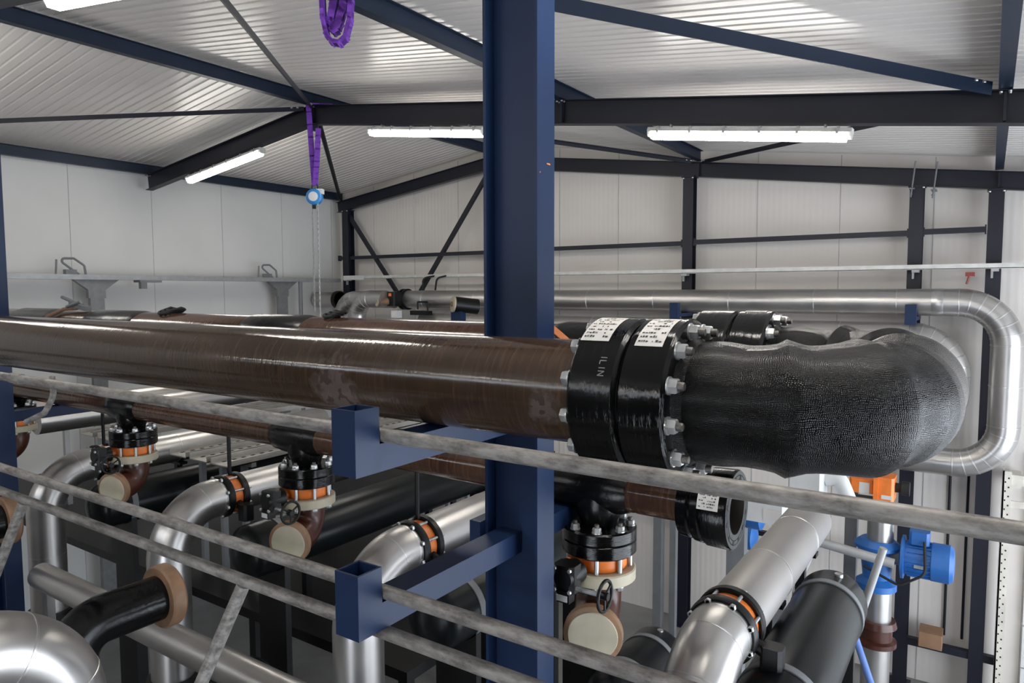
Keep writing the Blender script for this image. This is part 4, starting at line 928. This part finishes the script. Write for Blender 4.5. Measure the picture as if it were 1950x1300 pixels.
for i, (p, q) in enumerate((((-.6, 5.95, -1.97), (-.88, 5.95, -3.1)), ((-1.62, 9.6, -2.95), (-1.45, 7.0, -2.9)), ((-5.2, 9.6, -3.5), (-3.95, 10.4, -2.7)))):
    m = MB(); m.rod(p, q, (.03, .025, .035)[i], 10)
    if i == 0: m.rod(q, (q[0] - .15, q[1], FLOOR), .03, 10)
    if i == 1: m.rod(q, (q[0], q[1], FLOOR), .025, 10)
    if i == 2: m.rod(p, (p[0], p[1], FLOOR), .035, 10)
    solid('conduit', m, M['lightgrey'], ('pale thin conduit slanting down beside the dark vessel end at lower right', 'thin dark conduit beside the end of the near silver pipe', 'grey diagonal tube between the tall column and the open end flange')[i], 'conduit', p)
for i, x in enumerate((-.42, -.17)):
    m = MB(); m.rod((x, YB - .04, -2.6), (x, YB - .04, FLOOR + .9), .02, 8); solid('wall_rod', m, M['navy'], ('left one of two thin dark rods down the back wall, right of the motor', 'right one of two thin dark rods down the back wall, right of the motor')[i], 'rod', (x, YB - .04, -2.6), 'thin wall rods')
m = MB(); m.bevbox(-.75, -.42, Y3 - .3, Y3 + .05, -5.74, -5.5, .01); solid('wooden_block', m, M['wood'], 'brown block lying on the lowest girt below the blue motor', 'block', (-.6, Y3, -5.74))
m = MB(); m.tube(fillet([(-1.3, 9.3, -4.0), (-1.0, 9.0, -4.6), (-.6, 8.4, -5.3), (-.3, 8.2, FLOOR + .05)], .3, 6), .04, 10); solid('blue_hose', m, M['hose'], 'blue hose slanting down to the floor at lower right', 'hose', (-1.3, 9.3, -4.2))
m = MB(); m.bevbox(.2, .9, 10.8, 11.5, FLOOR, FLOOR + .75, .02); solid('grey_crate', m, M['lightgrey'], 'grey crate on the floor in the lower right picture corner', 'crate', (.5, 11.1, FLOOR))
# white boxes behind the end of the near silver pipe
t = thing('terminal_cabinet', 'white cabinet box with dark cable glands behind the rail, under the black bend', 'cabinet', (-1.6, 6.9, FLOOR))
m = MB(); m.bevbox(-2.05, -1.52, 6.75, 7.15, -2.2, -1.98, .01); m.build('body', M['white'], t)
m = MB(); m.box(-1.7, -1.53, 6.745, 6.75, -2.17, -2.06); m.build('label_plate', M['paper'], t)
m = MB(); m.bevbox(-1.52, -1.22, 6.9, 7.2, -1.98, -1.66, .02); m.build('upper_box', M['white'], t)
m = MB()
for x in (-1.45, -1.32): m.rod((x, 6.98, -1.98), (x, 6.95, -2.06), .03, 12)
m.build('cable_gland', M['rubber'], t)
m = MB(); m.rect((-1.6, 7.05, -2.0), (-1.6, 7.05, FLOOR), (0, 1, 0), .12, .12); m.build('stand', M['grey'], t)
m = MB(); m.tube(fillet([(-1.22, 7.1, -1.78), (-1.1, 7.1, -1.76), (-1.02, 7.1, -1.95)], .06, 6), .07, 18); m.build('cable_duct', M['white'], t)
# dark deck added below the pipework to stand for the black shade
m = MB(); m.box(-14.0, -4.0, 4.3, 7.0, -3.35, -3.25); m.box(-14.0, -7.2, 7.0, 12.2, -3.35, -3.25)
for x, y in ((-13.9, 4.4), (-11, 4.4), (-8.5, 4.4), (-6.2, 4.4), (-4.1, 4.4), (-13.9, 9), (-11, 9), (-7.3, 9), (-13.9, 12), (-11, 12), (-7.3, 12), (-4.1, 6.9)): m.rect((x, y, -3.35), (x, y, FLOOR), (0, 1, 0), .1, .1)
solid('shade_deck', m, M['blackpaint'], 'added dark deck standing in for shade under the silver pipes and vessels', 'deck', (-8, 8, FLOOR))
m = MB(); m.tube([Vector((-7.55 + .35 * i, 2.97, -2.75)) for i in range(12)], .12, 32)
for x in (-7.4, -3.85): m.rect((x, 2.97, -2.87), (x, 2.97, FLOOR), (0, 1, 0), .07, .07)
solid('manifold_pipe', m, M['alu'], 'silver pipe running low behind the black risers at lower left', 'pipe', (-5.5, 2.95, -2.75))
